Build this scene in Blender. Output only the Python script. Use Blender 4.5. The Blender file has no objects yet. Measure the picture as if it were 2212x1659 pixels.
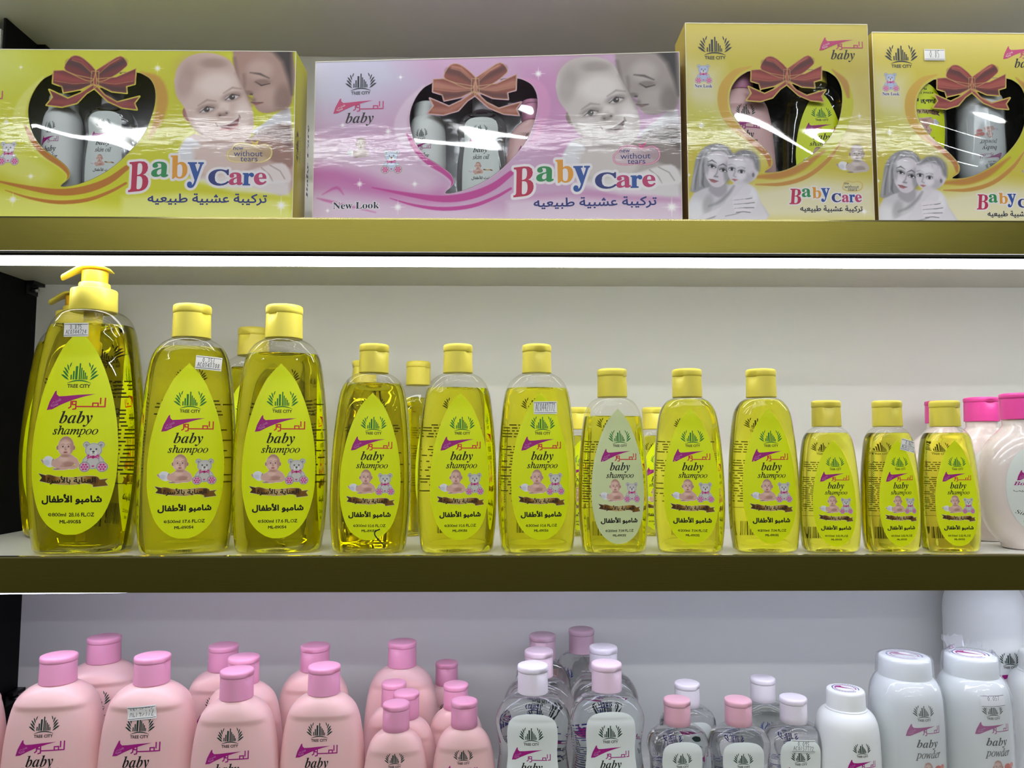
import bpy, math, random
import numpy as np
from mathutils import Vector, Matrix
from mathutils.geometry import tessellate_polygon

random.seed(7)
SC = bpy.context.scene
COL = SC.collection

# ------------------------------------------------------------------ camera
FPX, PW, PH = 1650.0, 2212, 1659
CAM_D, CAM_Z = 0.74, 0.1065          # metres in front of / above the middle shelf's front edge
PITCH, YAW = math.radians(4.5), math.radians(0.87)
_f = Vector((math.sin(YAW)*math.cos(PITCH), math.cos(YAW)*math.cos(PITCH), math.sin(PITCH)))
_r = Vector((math.cos(YAW), -math.sin(YAW), 0.0))
_u = _r.cross(_f)
cam_data = bpy.data.cameras.new('camera')
cam_data.sensor_width = 36.0
cam_data.lens = FPX/PW*36.0
cam_data.clip_start = 0.01
cam = bpy.data.objects.new('camera', cam_data)
COL.objects.link(cam)
cam.matrix_world = Matrix(((_r.x, _u.x, -_f.x, 0.0), (_r.y, _u.y, -_f.y, -CAM_D),
                           (_r.z, _u.z, -_f.z, CAM_Z), (0, 0, 0, 1)))
SC.camera = cam
CAM = Vector((0, -CAM_D, CAM_Z))

def ray(px, py):
    return _f + _r*((px-PW/2)/FPX) + _u*((PH/2-py)/FPX)
def un(px, py, Y):
    """point at depth Y behind the shelf front that was measured at (px, py) in the photograph"""
    d = ray(px, py)
    return CAM + d*((Y+CAM_D)/d.y)

# ------------------------------------------------------------------ world, view, sampling look
SC.view_settings.view_transform = 'Standard'
SC.view_settings.look = 'None'
SC.view_settings.gamma = 1.0
SC.view_settings.use_curve_mapping = False
SC.view_settings.exposure = 0.12
SC.cycles.use_denoising = True
SC.cycles.max_bounces = 22
SC.cycles.transmission_bounces = 20
SC.cycles.transparent_max_bounces = 24
SC.cycles.diffuse_bounces = 4
SC.cycles.glossy_bounces = 6
SC.cycles.sample_clamp_indirect = 0.0
SC.cycles.blur_glossy = 0.6
world = bpy.data.worlds.new('store_air')
SC.world = world
world.use_nodes = True
world.node_tree.nodes['Background'].inputs[0].default_value = (0.80, 0.84, 0.86, 1)
world.node_tree.nodes['Background'].inputs[1].default_value = 0.16
LED_POWER = 12.0          # radiance of the shelf light bars
TUBE_POWER = 28.0         # radiance of the store's ceiling tubes

# ------------------------------------------------------------------ colour and materials
def lin(c):
    """sRGB 0-255 triple (or '#rrggbb') to linear"""
    if isinstance(c, str):
        c = [int(c[i:i+2], 16) for i in (1, 3, 5)]
    v = np.asarray(c, float)/255.0
    return np.where(v <= 0.04045, v/12.92, ((v+0.055)/1.055)**2.4)
MATS = {}
def mat(name, col='#808080', rough=0.5, metal=0.0, coat=0.0, spec=0.5, sss=0.0, sssr=(1, .4, .3), sss_scale=0.01, emit=None, es=1.0, trans=0.0, ior=1.45):
    if name in MATS:
        return MATS[name]
    m = bpy.data.materials.new(name); m.use_nodes = True
    b = m.node_tree.nodes['Principled BSDF']
    b.inputs['Base Color'].default_value = (*lin(col), 1)
    b.inputs['Roughness'].default_value = rough
    b.inputs['Metallic'].default_value = metal
    b.inputs['Coat Weight'].default_value = coat
    b.inputs['Coat Roughness'].default_value = 0.06
    b.inputs['Specular IOR Level'].default_value = spec
    b.inputs['IOR'].default_value = ior
    b.inputs['Transmission Weight'].default_value = trans
    if sss:
        b.inputs['Subsurface Weight'].default_value = sss
        b.inputs['Subsurface Radius'].default_value = sssr
        b.inputs['Subsurface Scale'].default_value = sss_scale
    if emit is not None:
        b.inputs['Emission Color'].default_value = (*lin(emit), 1)
        b.inputs['Emission Strength'].default_value = es
    MATS[name] = m
    return m
def nodes(m):
    nt = m.node_tree
    return nt, nt.nodes['Principled BSDF'], nt.nodes.new, nt.links.new
def bump(m, scale, strength, dist=0.001, stretch=(1, 1, 1), detail=2.0, rough_add=0.0, coords='Object'):
    nt, b, N, L = nodes(m)
    tc = N('ShaderNodeTexCoord'); mp = N('ShaderNodeMapping'); mp.inputs['Scale'].default_value = stretch
    nz = N('ShaderNodeTexNoise'); nz.inputs['Scale'].default_value = scale; nz.inputs['Detail'].default_value = detail
    bp = N('ShaderNodeBump'); bp.inputs['Strength'].default_value = strength; bp.inputs['Distance'].default_value = dist
    L(tc.outputs[coords], mp.inputs['Vector']); L(mp.outputs['Vector'], nz.inputs['Vector'])
    L(nz.outputs['Fac'], bp.inputs['Height']); L(bp.outputs['Normal'], b.inputs['Normal'])
    return bp
def printed(name, rough=0.35, coat=0.0):
    """ink colours stored per vertex on printed card and stickers"""
    if name in MATS:
        return MATS[name]
    m = mat(name, rough=rough, coat=coat)
    nt, b, N, L = nodes(m)
    a = N('ShaderNodeAttribute'); a.attribute_name = 'ink'
    L(a.outputs['Color'], b.inputs['Base Color'])
    return m
def clear_mat(name, tint='#ffffff', ior=1.45, dens=0.0, absorb=(1, 1, 1), rough=0.0):
    if name in MATS:
        return MATS[name]
    m = bpy.data.materials.new(name); m.use_nodes = True
    nt = m.node_tree; nt.nodes.clear()
    out = nt.nodes.new('ShaderNodeOutputMaterial')
    g = nt.nodes.new('ShaderNodeBsdfGlass'); g.inputs['Color'].default_value = (*lin(tint), 1)
    g.inputs['IOR'].default_value = ior; g.inputs['Roughness'].default_value = rough
    nt.links.new(g.outputs[0], out.inputs['Surface'])
    if dens:
        v = nt.nodes.new('ShaderNodeVolumeAbsorption'); v.inputs['Color'].default_value = (*absorb, 1)
        v.inputs['Density'].default_value = dens
        nt.links.new(v.outputs[0], out.inputs['Volume'])
    MATS[name] = m
    return m
def film_mat(name, tint='#ffffff', ior=1.4, gloss_rough=0.03, haze=0.0):
    """thin clear sheet: straight-through light plus a mirror reflection by Fresnel"""
    if name in MATS:
        return MATS[name]
    m = bpy.data.materials.new(name); m.use_nodes = True
    nt = m.node_tree; nt.nodes.clear(); N = nt.nodes.new; L = nt.links.new
    out = N('ShaderNodeOutputMaterial'); fr = N('ShaderNodeFresnel'); ge = N('ShaderNodeNewGeometry'); im = N('ShaderNodeMapRange')
    im.inputs['To Min'].default_value = ior; im.inputs['To Max'].default_value = 1/ior      # same reflection from either side of the sheet
    L(ge.outputs['Backfacing'], im.inputs['Value']); L(im.outputs[0], fr.inputs[0])
    t = N('ShaderNodeBsdfTransparent'); t.inputs[0].default_value = (*lin(tint), 1)
    g = N('ShaderNodeBsdfGlossy'); g.inputs['Roughness'].default_value = gloss_rough
    mx = N('ShaderNodeMixShader'); L(fr.outputs[0], mx.inputs[0])
    a = t
    if haze:
        d = N('ShaderNodeBsdfDiffuse'); d.inputs[0].default_value = (.9, .9, .9, 1)
        m2 = N('ShaderNodeMixShader'); m2.inputs[0].default_value = haze
        L(t.outputs[0], m2.inputs[1]); L(d.outputs[0], m2.inputs[2]); a = m2
    L(a.outputs[0], mx.inputs[1]); L(g.outputs[0], mx.inputs[2]); L(mx.outputs[0], out.inputs['Surface'])
    MATS[name] = m
    return m

# ------------------------------------------------------------------ objects
def mesh(name, V, F, mats, mi=None, smooth=True, ink=None, sharp=None):
    me = bpy.data.meshes.new(name)
    V = np.asarray(V, np.float32)
    me.from_pydata(V.tolist() if len(V) < 60000 else [], [], F if len(V) < 60000 else [])
    for m in (mats if isinstance(mats, (list, tuple)) else [mats]):
        me.materials.append(m)
    if mi is not None:
        me.polygons.foreach_set('material_index', np.asarray(mi, np.int32))
    if smooth is True:
        me.polygons.foreach_set('use_smooth', np.ones(len(me.polygons), bool))
    elif smooth is not False:
        me.polygons.foreach_set('use_smooth', np.asarray(smooth, bool))
    if ink is not None:
        at = me.color_attributes.new('ink', 'FLOAT_COLOR', 'POINT')
        c = np.ones((len(V), 4), np.float32); c[:, :3] = ink
        at.data.foreach_set('color', c.ravel())
    me.update()
    if smooth is not False and sharp:
        me.set_sharp_from_angle(angle=math.radians(sharp))
    return me
def gridmesh(name, V, quads, mats, mi=None, ink=None):
    """big quad meshes through foreach_set"""
    me = bpy.data.meshes.new(name)
    V = np.asarray(V, np.float32); Q = np.asarray(quads, np.int32)
    k = Q.shape[1]
    me.vertices.add(len(V)); me.vertices.foreach_set('co', V.ravel())
    me.loops.add(Q.size); me.loops.foreach_set('vertex_index', Q.ravel())
    me.polygons.add(len(Q)); me.polygons.foreach_set('loop_start', np.arange(0, Q.size, k, dtype=np.int32))
    for m in (mats if isinstance(mats, (list, tuple)) else [mats]):
        me.materials.append(m)
    if mi is not None:
        me.polygons.foreach_set('material_index', np.asarray(mi, np.int32))
    if ink is not None:
        at = me.color_attributes.new('ink', 'FLOAT_COLOR', 'POINT')
        c = np.ones((len(V), 4), np.float32); c[:, :3] = ink
        at.data.foreach_set('color', c.ravel())
    me.update(); me.validate()
    return me
def obj(name, me, parent=None, loc=(0, 0, 0), rot=(0, 0, 0), label=None):
    o = bpy.data.objects.new(name, me); COL.objects.link(o)
    o.location = loc; o.rotation_euler = rot
    if parent:
        o.parent = parent
    if label:
        o['label'] = label
    return o
def tag(o, label, cat, group=None, kind=None):
    if label: o['label'] = label
    if cat: o['category'] = cat
    if group: o['group'] = group
    if kind: o['kind'] = kind
    return o
def thing(name, label, cat, loc=(0, 0, 0), rot=(0, 0, 0), group=None):
    o = bpy.data.objects.new(name, None); COL.objects.link(o)
    o.empty_display_size = 0.01
    o.location = loc; o.rotation_euler = rot
    return tag(o, label, cat, group)
def copy_tree(o, parent=None):
    c = o.copy(); COL.objects.link(c)
    if parent:
        c.parent = parent
    for ch in list(o.children):
        copy_tree(ch, c)
    return c
def struct(name, V, F, m, smooth=False):
    o = obj(name, mesh(name, V, F, m, smooth=smooth)); o['kind'] = 'structure'
    return o
def box(x0, x1, y0, y1, z0, z1):
    V = [(x, y, z) for x in (x0, x1) for y in (y0, y1) for z in (z0, z1)]
    F = [(0, 1, 3, 2), (4, 6, 7, 5), (0, 4, 5, 1), (2, 3, 7, 6), (0, 2, 6, 4), (1, 5, 7, 3)]
    return V, F
class MB:
    """collects pieces into one mesh"""
    def __init__(s): s.V = []; s.F = []; s.M = []; s.S = []
    def add(s, VF, m=0, smooth=False, M=None):
        V, F = VF; n = len(s.V)
        s.V += [tuple(M @ Vector(v)) if M is not None else tuple(v) for v in V]
        s.F += [tuple(i+n for i in f) for f in F]; s.M += [m]*len(F); s.S += [smooth]*len(F)
        return s
    def mesh(s, name, mats, sharp=None):
        return mesh(name, s.V, s.F, mats, s.M, s.S, sharp=sharp)
def spline(pts, k=8):
    """Catmull-Rom through rows of pts (any width), k steps per span"""
    P = np.asarray(pts, float); P = np.vstack([2*P[0]-P[1], P, 2*P[-1]-P[-2]])
    out = []
    for i in range(1, len(P)-2):
        a, b, c, d = P[i-1], P[i], P[i+1], P[i+2]
        for t in np.linspace(0, 1, k, endpoint=False):
            out.append(0.5*(2*b+(c-a)*t+(2*a-5*b+4*c-d)*t*t+(3*b-a-3*c+d)*t**3))
    out.append(P[-2])
    return np.array(out)
def ring(hw, hd, n, N, z, cx=0.0, cy=0.0):
    t = np.arange(N)*2*math.pi/N
    c, s = np.cos(t), np.sin(t)
    e = 2.0/n
    return np.stack([cx+hw*np.sign(c)*np.abs(c)**e, cy+hd*np.sign(s)*np.abs(s)**e, np.full(N, z)], 1)
def loft(secs, N=48, cap0=True, cap1=True):
    """secs rows: z, hw, hd, n"""
    V = np.vstack([ring(s[1], s[2], s[3], N, s[0]) for s in secs]).tolist(); F = []
    for i in range(len(secs)-1):
        for j in range(N):
            k = (j+1) % N
            F.append((i*N+j, i*N+k, (i+1)*N+k, (i+1)*N+j))
    if cap0: F.append(tuple(range(N-1, -1, -1)))
    if cap1: F.append(tuple((len(secs)-1)*N+j for j in range(N)))
    return V, F
def flip(VF):
    return VF[0], [tuple(reversed(f)) for f in VF[1]]

# ------------------------------------------------------------------ the shelving and the store around it
D_WALL = 0.236
Z_TOP, Z_MID, Z_LOW, Z_UP = 0.3285, 0.0, -0.279, 0.617      # shelf surfaces; Z_UP is the underside above the boxes
XL, XR = -0.594, 1.02
m_white = mat('white_laminate', '#dadad6', 0.42)
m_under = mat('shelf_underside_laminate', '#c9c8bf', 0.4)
m_gold = mat('brushed_gold_metal', '#877e3a', 0.30, 1.0)
bump(m_gold, 900, 0.12, 0.0004, (0.03, 1, 1))
m_goldlip = mat('polished_gold_lip', '#cfc58a', 0.12, 1.0)
m_alu = mat('aluminium_channel', '#c4c6c8', 0.25, 1.0)
m_black = mat('black_side_panel', '#050506', 0.7, spec=0.2)
m_dark = mat('black_metal', '#141416', 0.35, 0.6)
m_led = mat('light_bar_diffuser', '#ffffff', 0.5, emit='#f8f8f6', es=LED_POWER*1.45)
m_led3 = mat('upper_light_bar_diffuser', '#ffffff', 0.5, emit='#f8f8f6', es=LED_POWER*0.85)
m_led2 = mat('cool_light_bar_diffuser', '#ffffff', 0.5, emit='#dfe3ff', es=LED_POWER)
m_steel = mat('steel_pin', '#9a9a98', 0.3, 1.0)

struct('wall_back', *box(XL-0.9, XR, D_WALL, D_WALL+0.012, -0.7, 1.1), m_white)
lo_panel = struct('wall_left', *box(XL-0.022, XL, -0.005, D_WALL, -0.7, Z_TOP-0.03), m_black)
q_ = un(13, 60, 0); y_post = XL/(q_.x/CAM_D)-CAM_D
struct('trim_1', *box(XL-0.003, XL, y_post, D_WALL, Z_TOP-0.03, 1.1), m_black)
floor = struct('floor', *box(-4, 4, -8, 0.3, -1.32, -1.30), mat('dark_floor_tiles', '#4a4336', 0.35))
ceil = struct('ceiling', *box(-4, 4, -8, 0.3, 1.75, 1.77), mat('ceiling_panels', '#b9bab6', 0.8))

def make_shelf(name, label, z, x0, bars, thick=0.0335):
    t = thing(name, label, 'shelf', (0, 0, z))
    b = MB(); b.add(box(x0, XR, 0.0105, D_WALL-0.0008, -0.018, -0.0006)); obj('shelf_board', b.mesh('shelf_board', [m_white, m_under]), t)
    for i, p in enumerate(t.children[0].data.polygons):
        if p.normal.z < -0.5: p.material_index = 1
    f = MB(); f.add(box(x0, XR, 0.0, 0.0022, -thick, -0.0002))
    f.add(box(x0, XR, 0.0022, 0.0104, -0.0018, -0.0002), 1)
    f.add(box(x0, XR, -0.0001, 0.0009, -0.0012, 0.0004), 1)
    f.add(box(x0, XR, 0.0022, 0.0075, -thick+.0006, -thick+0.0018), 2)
    f.M[4*0+4] = 2                                     # fascia underside coloured dark, standing in for shade behind the lip
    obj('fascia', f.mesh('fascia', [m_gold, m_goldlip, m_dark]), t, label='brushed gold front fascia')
    for xa, xb, drop, tl in bars:
        L = obj('light_bar', MB().add(box(0, xb-xa, 0.0092, 0.0275, -0.0182+drop, 0)).add(box(0, xb-xa, 0.0085, 0.0092, -0.0158+drop, -0.0150+drop)).mesh('light_bar', [m_white]), t, (xa, 0, -0.0182), (0, tl, 0), label='aluminium light bar')
        obj('diffuser', MB().add(box(0.001, xb-xa-0.001, 0.0100, 0.0260, -0.0242+drop, -0.0183+drop)).mesh('diffuser', [m_led2 if z == Z_MID else m_led if z == Z_TOP else m_led3]), L, label='glowing white diffuser strip')
        obj('shade_lip', MB().add(box(0, xb-xa, 0.0082, 0.0092, -0.0182+drop, -0.0159+drop)).mesh('shade_lip', [m_dark]), L, label='black edge of the light bar')
    return t
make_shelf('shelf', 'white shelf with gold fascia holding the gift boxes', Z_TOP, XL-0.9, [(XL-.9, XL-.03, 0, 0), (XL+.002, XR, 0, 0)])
make_shelf('shelf', 'white shelf with dark gold fascia holding the yellow shampoo bottles', Z_MID, XL+0.001, [(XL+.002, -.352, .0050, -.0085), (-.351, XR, .0118, 0)])
make_shelf('shelf', 'lowest white shelf holding the pink lotion and clear oil bottles', Z_LOW, XL+0.001, [(XL+.002, XR, .010, 0)])
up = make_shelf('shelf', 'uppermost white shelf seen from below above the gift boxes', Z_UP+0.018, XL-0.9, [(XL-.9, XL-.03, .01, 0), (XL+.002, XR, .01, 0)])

def bracket(x, y, z, label):
    t = thing('shelf_bracket', label, 'bracket', (x, y, z))
    b = MB(); b.add(box(0, 0.011, -0.012, 0.012, -0.004, 0)); b.add(box(0, 0.0025, -0.012, 0.012, -0.016, 0)); obj('plate', b.mesh('plate', [m_dark]), t)
    obj('pin', MB().add(loft([(0, .0028, .0028, 2), (.007, .0028, .0028, 2), (.0085, .0015, .0015, 2)], 14), smooth=True).mesh('pin', [m_steel]), t, (0.002, 0, -0.010), (0, math.pi/2, 0), label='bright steel pin')
bracket(XL, D_WALL-0.014, Z_TOP-0.0182, 'small dark metal bracket under the gift box shelf beside the black panel')
bracket(XL, D_WALL-0.014, Z_UP-0.0005, 'small dark metal bracket under the uppermost shelf above the yellow gift box')
bracket(XL, D_WALL-0.014, Z_LOW+0.088, 'small dark metal bracket on the black panel beside the pink lotion bottles')

# store ceiling lamps over the aisle, seen only as reflections
def lamp(x, y, w, label):
    t = thing('ceiling_lamp', label, 'lamp', (x, y, 1.70), group='ceiling lamps over the aisle')
    obj('housing', MB().add(box(-w, w, -0.06, 0.06, 0.01, 0.05)).mesh('housing', [m_white]), t)
    obj('tube', MB().add(box(-w+0.02, w-0.02, -0.04, 0.04, -0.005, 0.0095)).mesh('tube', [mat('lamp_tube', '#ffffff', 0.5, emit='#fbfdff', es=TUBE_POWER)]), t)
for y in (-1.7, -3.05, -5.2):
    lamp(0.0, y, 2.6, 'long white linear ceiling lamp parallel to the shelves, %s' % {-1.7: 'nearest to the shelves', -3.05: 'over the middle of the aisle', -5.2: 'farthest from the shelves'}[y])

# the neighbouring bay: a striped carton glimpsed past the black post
t_ = thing('carton', 'blue and white carton in the next bay beyond the black post', 'box', (XL-0.106, 0.150, Z_TOP+.0001))
b = MB(); b.add(box(-.085, .10, 0, .08, 0, .275)); obj('body', b.mesh('body', [mat('carton_white', '#e6ecf2', .5)]), t_)
b = MB()
for z0, z1 in ((.03, .05), (.20, .212), (.232, .25)): b.add(box(-.086, .1006, -.0006, .0806, z0, z1))
obj('stripe', b.mesh('stripe', [mat('carton_blue', '#3a4a78', .5)]), t_, label='blue stripes')

# ------------------------------------------------------------------ flat artwork: lettering, marks, printed pictures
def math_italic(s, bold=False):
    up, lo = (0x1D468, 0x1D482) if bold else (0x1D434, 0x1D44E)
    return ''.join('\u210e' if (c == 'h' and not bold) else chr(up+ord(c)-65) if 'A' <= c <= 'Z' else chr(lo+ord(c)-97) if 'a' <= c <= 'z' else c for c in s)
def math_bold(s):
    return ''.join(chr(0x1D400+ord(c)-65) if 'A' <= c <= 'Z' else chr(0x1D41A+ord(c)-97) if 'a' <= c <= 'z' else c for c in s)
_AR = {'ا': (0xFE8D, 2), 'أ': (0xFE83, 2), 'ب': (0xFE8F, 4), 'ة': (0xFE93, 2), 'ت': (0xFE95, 4), 'ر': (0xFEAD, 2), 'ز': (0xFEAF, 2),
       'س': (0xFEB1, 4), 'ش': (0xFEB5, 4), 'ص': (0xFEB9, 4), 'ض': (0xFEBD, 4), 'ط': (0xFEC1, 4), 'ع': (0xFEC9, 4), 'ف': (0xFED1, 4), 'ك': (0xFED9, 4),
       'ل': (0xFEDD, 4), 'م': (0xFEE1, 4), 'ن': (0xFEE5, 4), 'ه': (0xFEE9, 4), 'و': (0xFEED, 2), 'ي': (0xFEF1, 4), 'د': (0xFEA9, 2), 'ﻻ': (0xFEFB, 2), 'ﻷ': (0xFEF7, 2)}
def arabic(s):
    """joined presentation forms in visual (left to right) order"""
    s = s.replace('لأ', 'ﻷ').replace('لا', 'ﻻ'); out = []
    for i, c in enumerate(s):
        if c not in _AR: out.append(c); continue
        base, n = _AR[c]
        prev = i > 0 and s[i-1] in _AR and _AR[s[i-1]][1] == 4
        nxt = n == 4 and i+1 < len(s) and s[i+1] in _AR
        out.append(chr(base+(3 if prev and nxt else 2 if nxt else 1 if prev else 0)))
    return ''.join(reversed(out))
def _area(p):
    p = np.asarray(p); x, y = p[:, 0], p[:, 1]
    return 0.5*np.sum(x*np.roll(y, -1)-np.roll(x, -1)*y)
def inpoly(px, py, P):
    x, y = P[:, 0], P[:, 1]; x2, y2 = np.roll(x, -1), np.roll(y, -1)
    inside = np.zeros(np.shape(px), bool)
    for a, b, c, d in zip(x, y, x2, y2):
        if b == d: continue
        inside ^= ((b > py) != (d > py)) & (px < (c-a)*(py-b)/(d-b)+a)
    return inside
_GL = {}
def glyphs(s, res=3, spacing=1.0):
    """outlines of a line of text: list of (outer, [holes]) as 2D arrays"""
    key = (s, res, spacing)
    if key in _GL: return _GL[key]
    cu = bpy.data.curves.new('lettering', 'FONT'); cu.body = s; cu.size = 1.0; cu.space_character = spacing
    o = bpy.data.objects.new('lettering', cu); COL.objects.link(o)
    dg = bpy.context.evaluated_depsgraph_get()
    c2 = o.evaluated_get(dg).to_curve(dg)
    loops = []
    for sp in c2.splines:
        pts = []
        bp = sp.bezier_points
        if len(bp):
            n = len(bp)
            for i in range(n):
                a, b = bp[i], bp[(i+1) % n]
                p0, p1, p2, p3 = (np.array(v[:2]) for v in (a.co, a.handle_right, b.handle_left, b.co))
                straight = np.linalg.norm(p0+(p3-p0)/3-p1) < 2e-3 and np.linalg.norm(p0+(p3-p0)*2/3-p2) < 2e-3
                for t in ([0] if straight else np.arange(res)/res):
                    pts.append((1-t)**3*p0+3*(1-t)**2*t*p1+3*(1-t)*t*t*p2+t**3*p3)
        else:
            pts = [np.array(p.co[:2]) for p in sp.points]
        pts = [p for i, p in enumerate(pts) if i == 0 or np.linalg.norm(p-pts[i-1]) > 1e-4]
        if len(pts) > 2 and abs(_area(pts)) > 1e-6: loops.append(np.array(pts))
    o.to_curve_clear(); bpy.data.objects.remove(o); bpy.data.curves.remove(cu)
    # the outer contours share the winding of the largest loop
    out = []
    if loops:
        sgn = np.sign(_area(max(loops, key=lambda p: abs(_area(p)))))
        outer = [l for l in loops if np.sign(_area(l)) == sgn]; holes = [l for l in loops if np.sign(_area(l)) != sgn]
        out = [(l, []) for l in outer]
        for h in holes:
            c = [k for k in out if inpoly(np.array([h[0][0]]), np.array([h[0][1]]), k[0])[0]]
            if c: min(c, key=lambda k: abs(_area(k[0])))[1].append(h)
    _GL[key] = out
    return out

class Art:
    """2D artwork in metres (x right, y up); every piece gets a print layer a hair above the one before"""
    def __init__(s): s.V = []; s.L = []; s.F = []; s.M = []; s.ink = []
    def _tri(s, V, F, m, layer, ink=(1, 1, 1)):
        n = len(s.V)
        s.V += [tuple(v) for v in V]; s.L += [layer]*len(V)
        s.ink += [ink]*len(V) if np.ndim(ink) == 1 else [tuple(i) for i in ink]
        s.F += [tuple(i+n for i in f) for f in F]; s.M += [m]*len(F)
    def poly(s, pts, m, layer=1, holes=()):
        loops = [pts]+list(holes)
        tri = tessellate_polygon([[Vector((p[0], p[1], 0)) for p in l] for l in loops])
        V = [tuple(p) for l in loops for p in l]
        F = []
        for t in tri:
            a, b, c = (np.array(V[i]) for i in t)
            cr = (b[0]-a[0])*(c[1]-a[1])-(b[1]-a[1])*(c[0]-a[0])
            if abs(cr) < 1e-16: continue
            F.append(t if cr > 0 else (t[0], t[2], t[1]))
        s._tri(V, F, m, layer)
    def ellipse(s, cx, cy, rx, ry, m, layer=1, n=24, rot=0.0):
        t = np.arange(n)*2*math.pi/n; x, y = rx*np.cos(t), ry*np.sin(t); c, d = math.cos(rot), math.sin(rot)
        s.poly(np.stack([cx+x*c-y*d, cy+x*d+y*c], 1), m, layer)
    def stroke(s, pts, w, m, layer=1, closed=False):
        P = np.asarray(pts, float)
        if closed: P = np.vstack([P, P[:1]])
        W = np.full(len(P), w) if np.isscalar(w) else np.asarray(w, float)
        for i in range(len(P)-1):
            d = P[i+1]-P[i]; l = np.linalg.norm(d)
            if l < 1e-9: continue
            d /= l; n = np.array((-d[1], d[0])); e = d*min(W[i], W[i+1])*0.35
            a, b = P[i]-e, P[i+1]+e
            s._tri([a-n*W[i]/2, b-n*W[i+1]/2, b+n*W[i+1]/2, a+n*W[i]/2], [(0, 1, 2, 3)], m, layer+.1*(1+i % 5))
    def text(s, t, bb, m, layer=2, shear=0.0, res=3, spacing=1.0, rot=0.0, halo=None, halo_w=0.0, keep=False, bold=0.0, under=None):
        """ink box bb = (x0, y0, x1, y1); halo = outline material"""
        G = glyphs(t, res, spacing)
        A = np.vstack([g[0] for g in G])
        if shear: A = A+np.stack([A[:, 1]*shear, 0*A[:, 1]], 1)
        lo, hi = A.min(0), A.max(0)
        sx = (bb[2]-bb[0])/(hi[0]-lo[0]); sy = (bb[3]-bb[1])/(hi[1]-lo[1])
        if keep: sx = sy = min(sx, sy)
        cx, cy = (bb[0]+bb[2])/2, (bb[1]+bb[3])/2; c, d = math.cos(rot), math.sin(rot)
        def T(p):
            q = np.array(p, float)
            if shear: q[:, 0] += q[:, 1]*shear
            q = (q-(lo+hi)/2)*(sx, sy)
            return np.stack([cx+q[:, 0]*c-q[:, 1]*d, cy+q[:, 0]*d+q[:, 1]*c], 1)
        for o, hs in G:
            o2 = T(o)
            if halo is not None:            # pale outline painted into the picture below
                under.poly(o2, halo); under.line(np.vstack([o2, o2[:1]]), halo_w*2, halo)
            s.poly(o2, m, layer, [T(h) for h in hs])
            if bold: s.stroke(o2, bold, m, layer, True)
    def paint(s, P, m, layer=1):
        """a painted picture (Paint), kept where its cover is over one half"""
        V, Q, ink = P.cells()
        s._tri(V, Q, m, layer, ink)
    def build(s, name, mats, mapper, lift=0.00004, maxlen=None):
        V, F, M, L, I = [list(v) for v in s.V], list(s.F), list(s.M), list(s.L), list(s.ink)
        if maxlen:
            st = list(zip(F, M)); F, M = [], []; mid = {}
            while st:
                f, m = st.pop()
                k = len(f); d = [math.dist(V[f[i]], V[f[(i+1) % k]]) for i in range(k)]
                j = max(range(k), key=d.__getitem__)
                if d[j] <= maxlen: F.append(f); M.append(m); continue
                if k == 4: st.append(((f[0], f[1], f[2]), m)); st.append(((f[0], f[2], f[3]), m)); continue
                a, b, c = f[j], f[(j+1) % 3], f[(j+2) % 3]
                e = (min(a, b), max(a, b))
                if e not in mid:
                    mid[e] = len(V); V.append([(V[a][0]+V[b][0])/2, (V[a][1]+V[b][1])/2]); L.append(L[a])
                    I.append(tuple((np.array(I[a])+np.array(I[b]))/2))
                st.append(((a, mid[e], c), m)); st.append(((mid[e], b, c), m))
        P3 = mapper(np.asarray(V, float), np.asarray(L, float)*lift)
        return mesh(name, P3, F, mats, M, True, np.asarray(I, np.float32))
def flat_map(axis='-y'):
    """artwork laid on a plane facing the viewer (x right, z up, lift towards -y)"""
    return lambda V, h: np.stack([V[:, 0], -h, V[:, 1]], 1)

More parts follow.
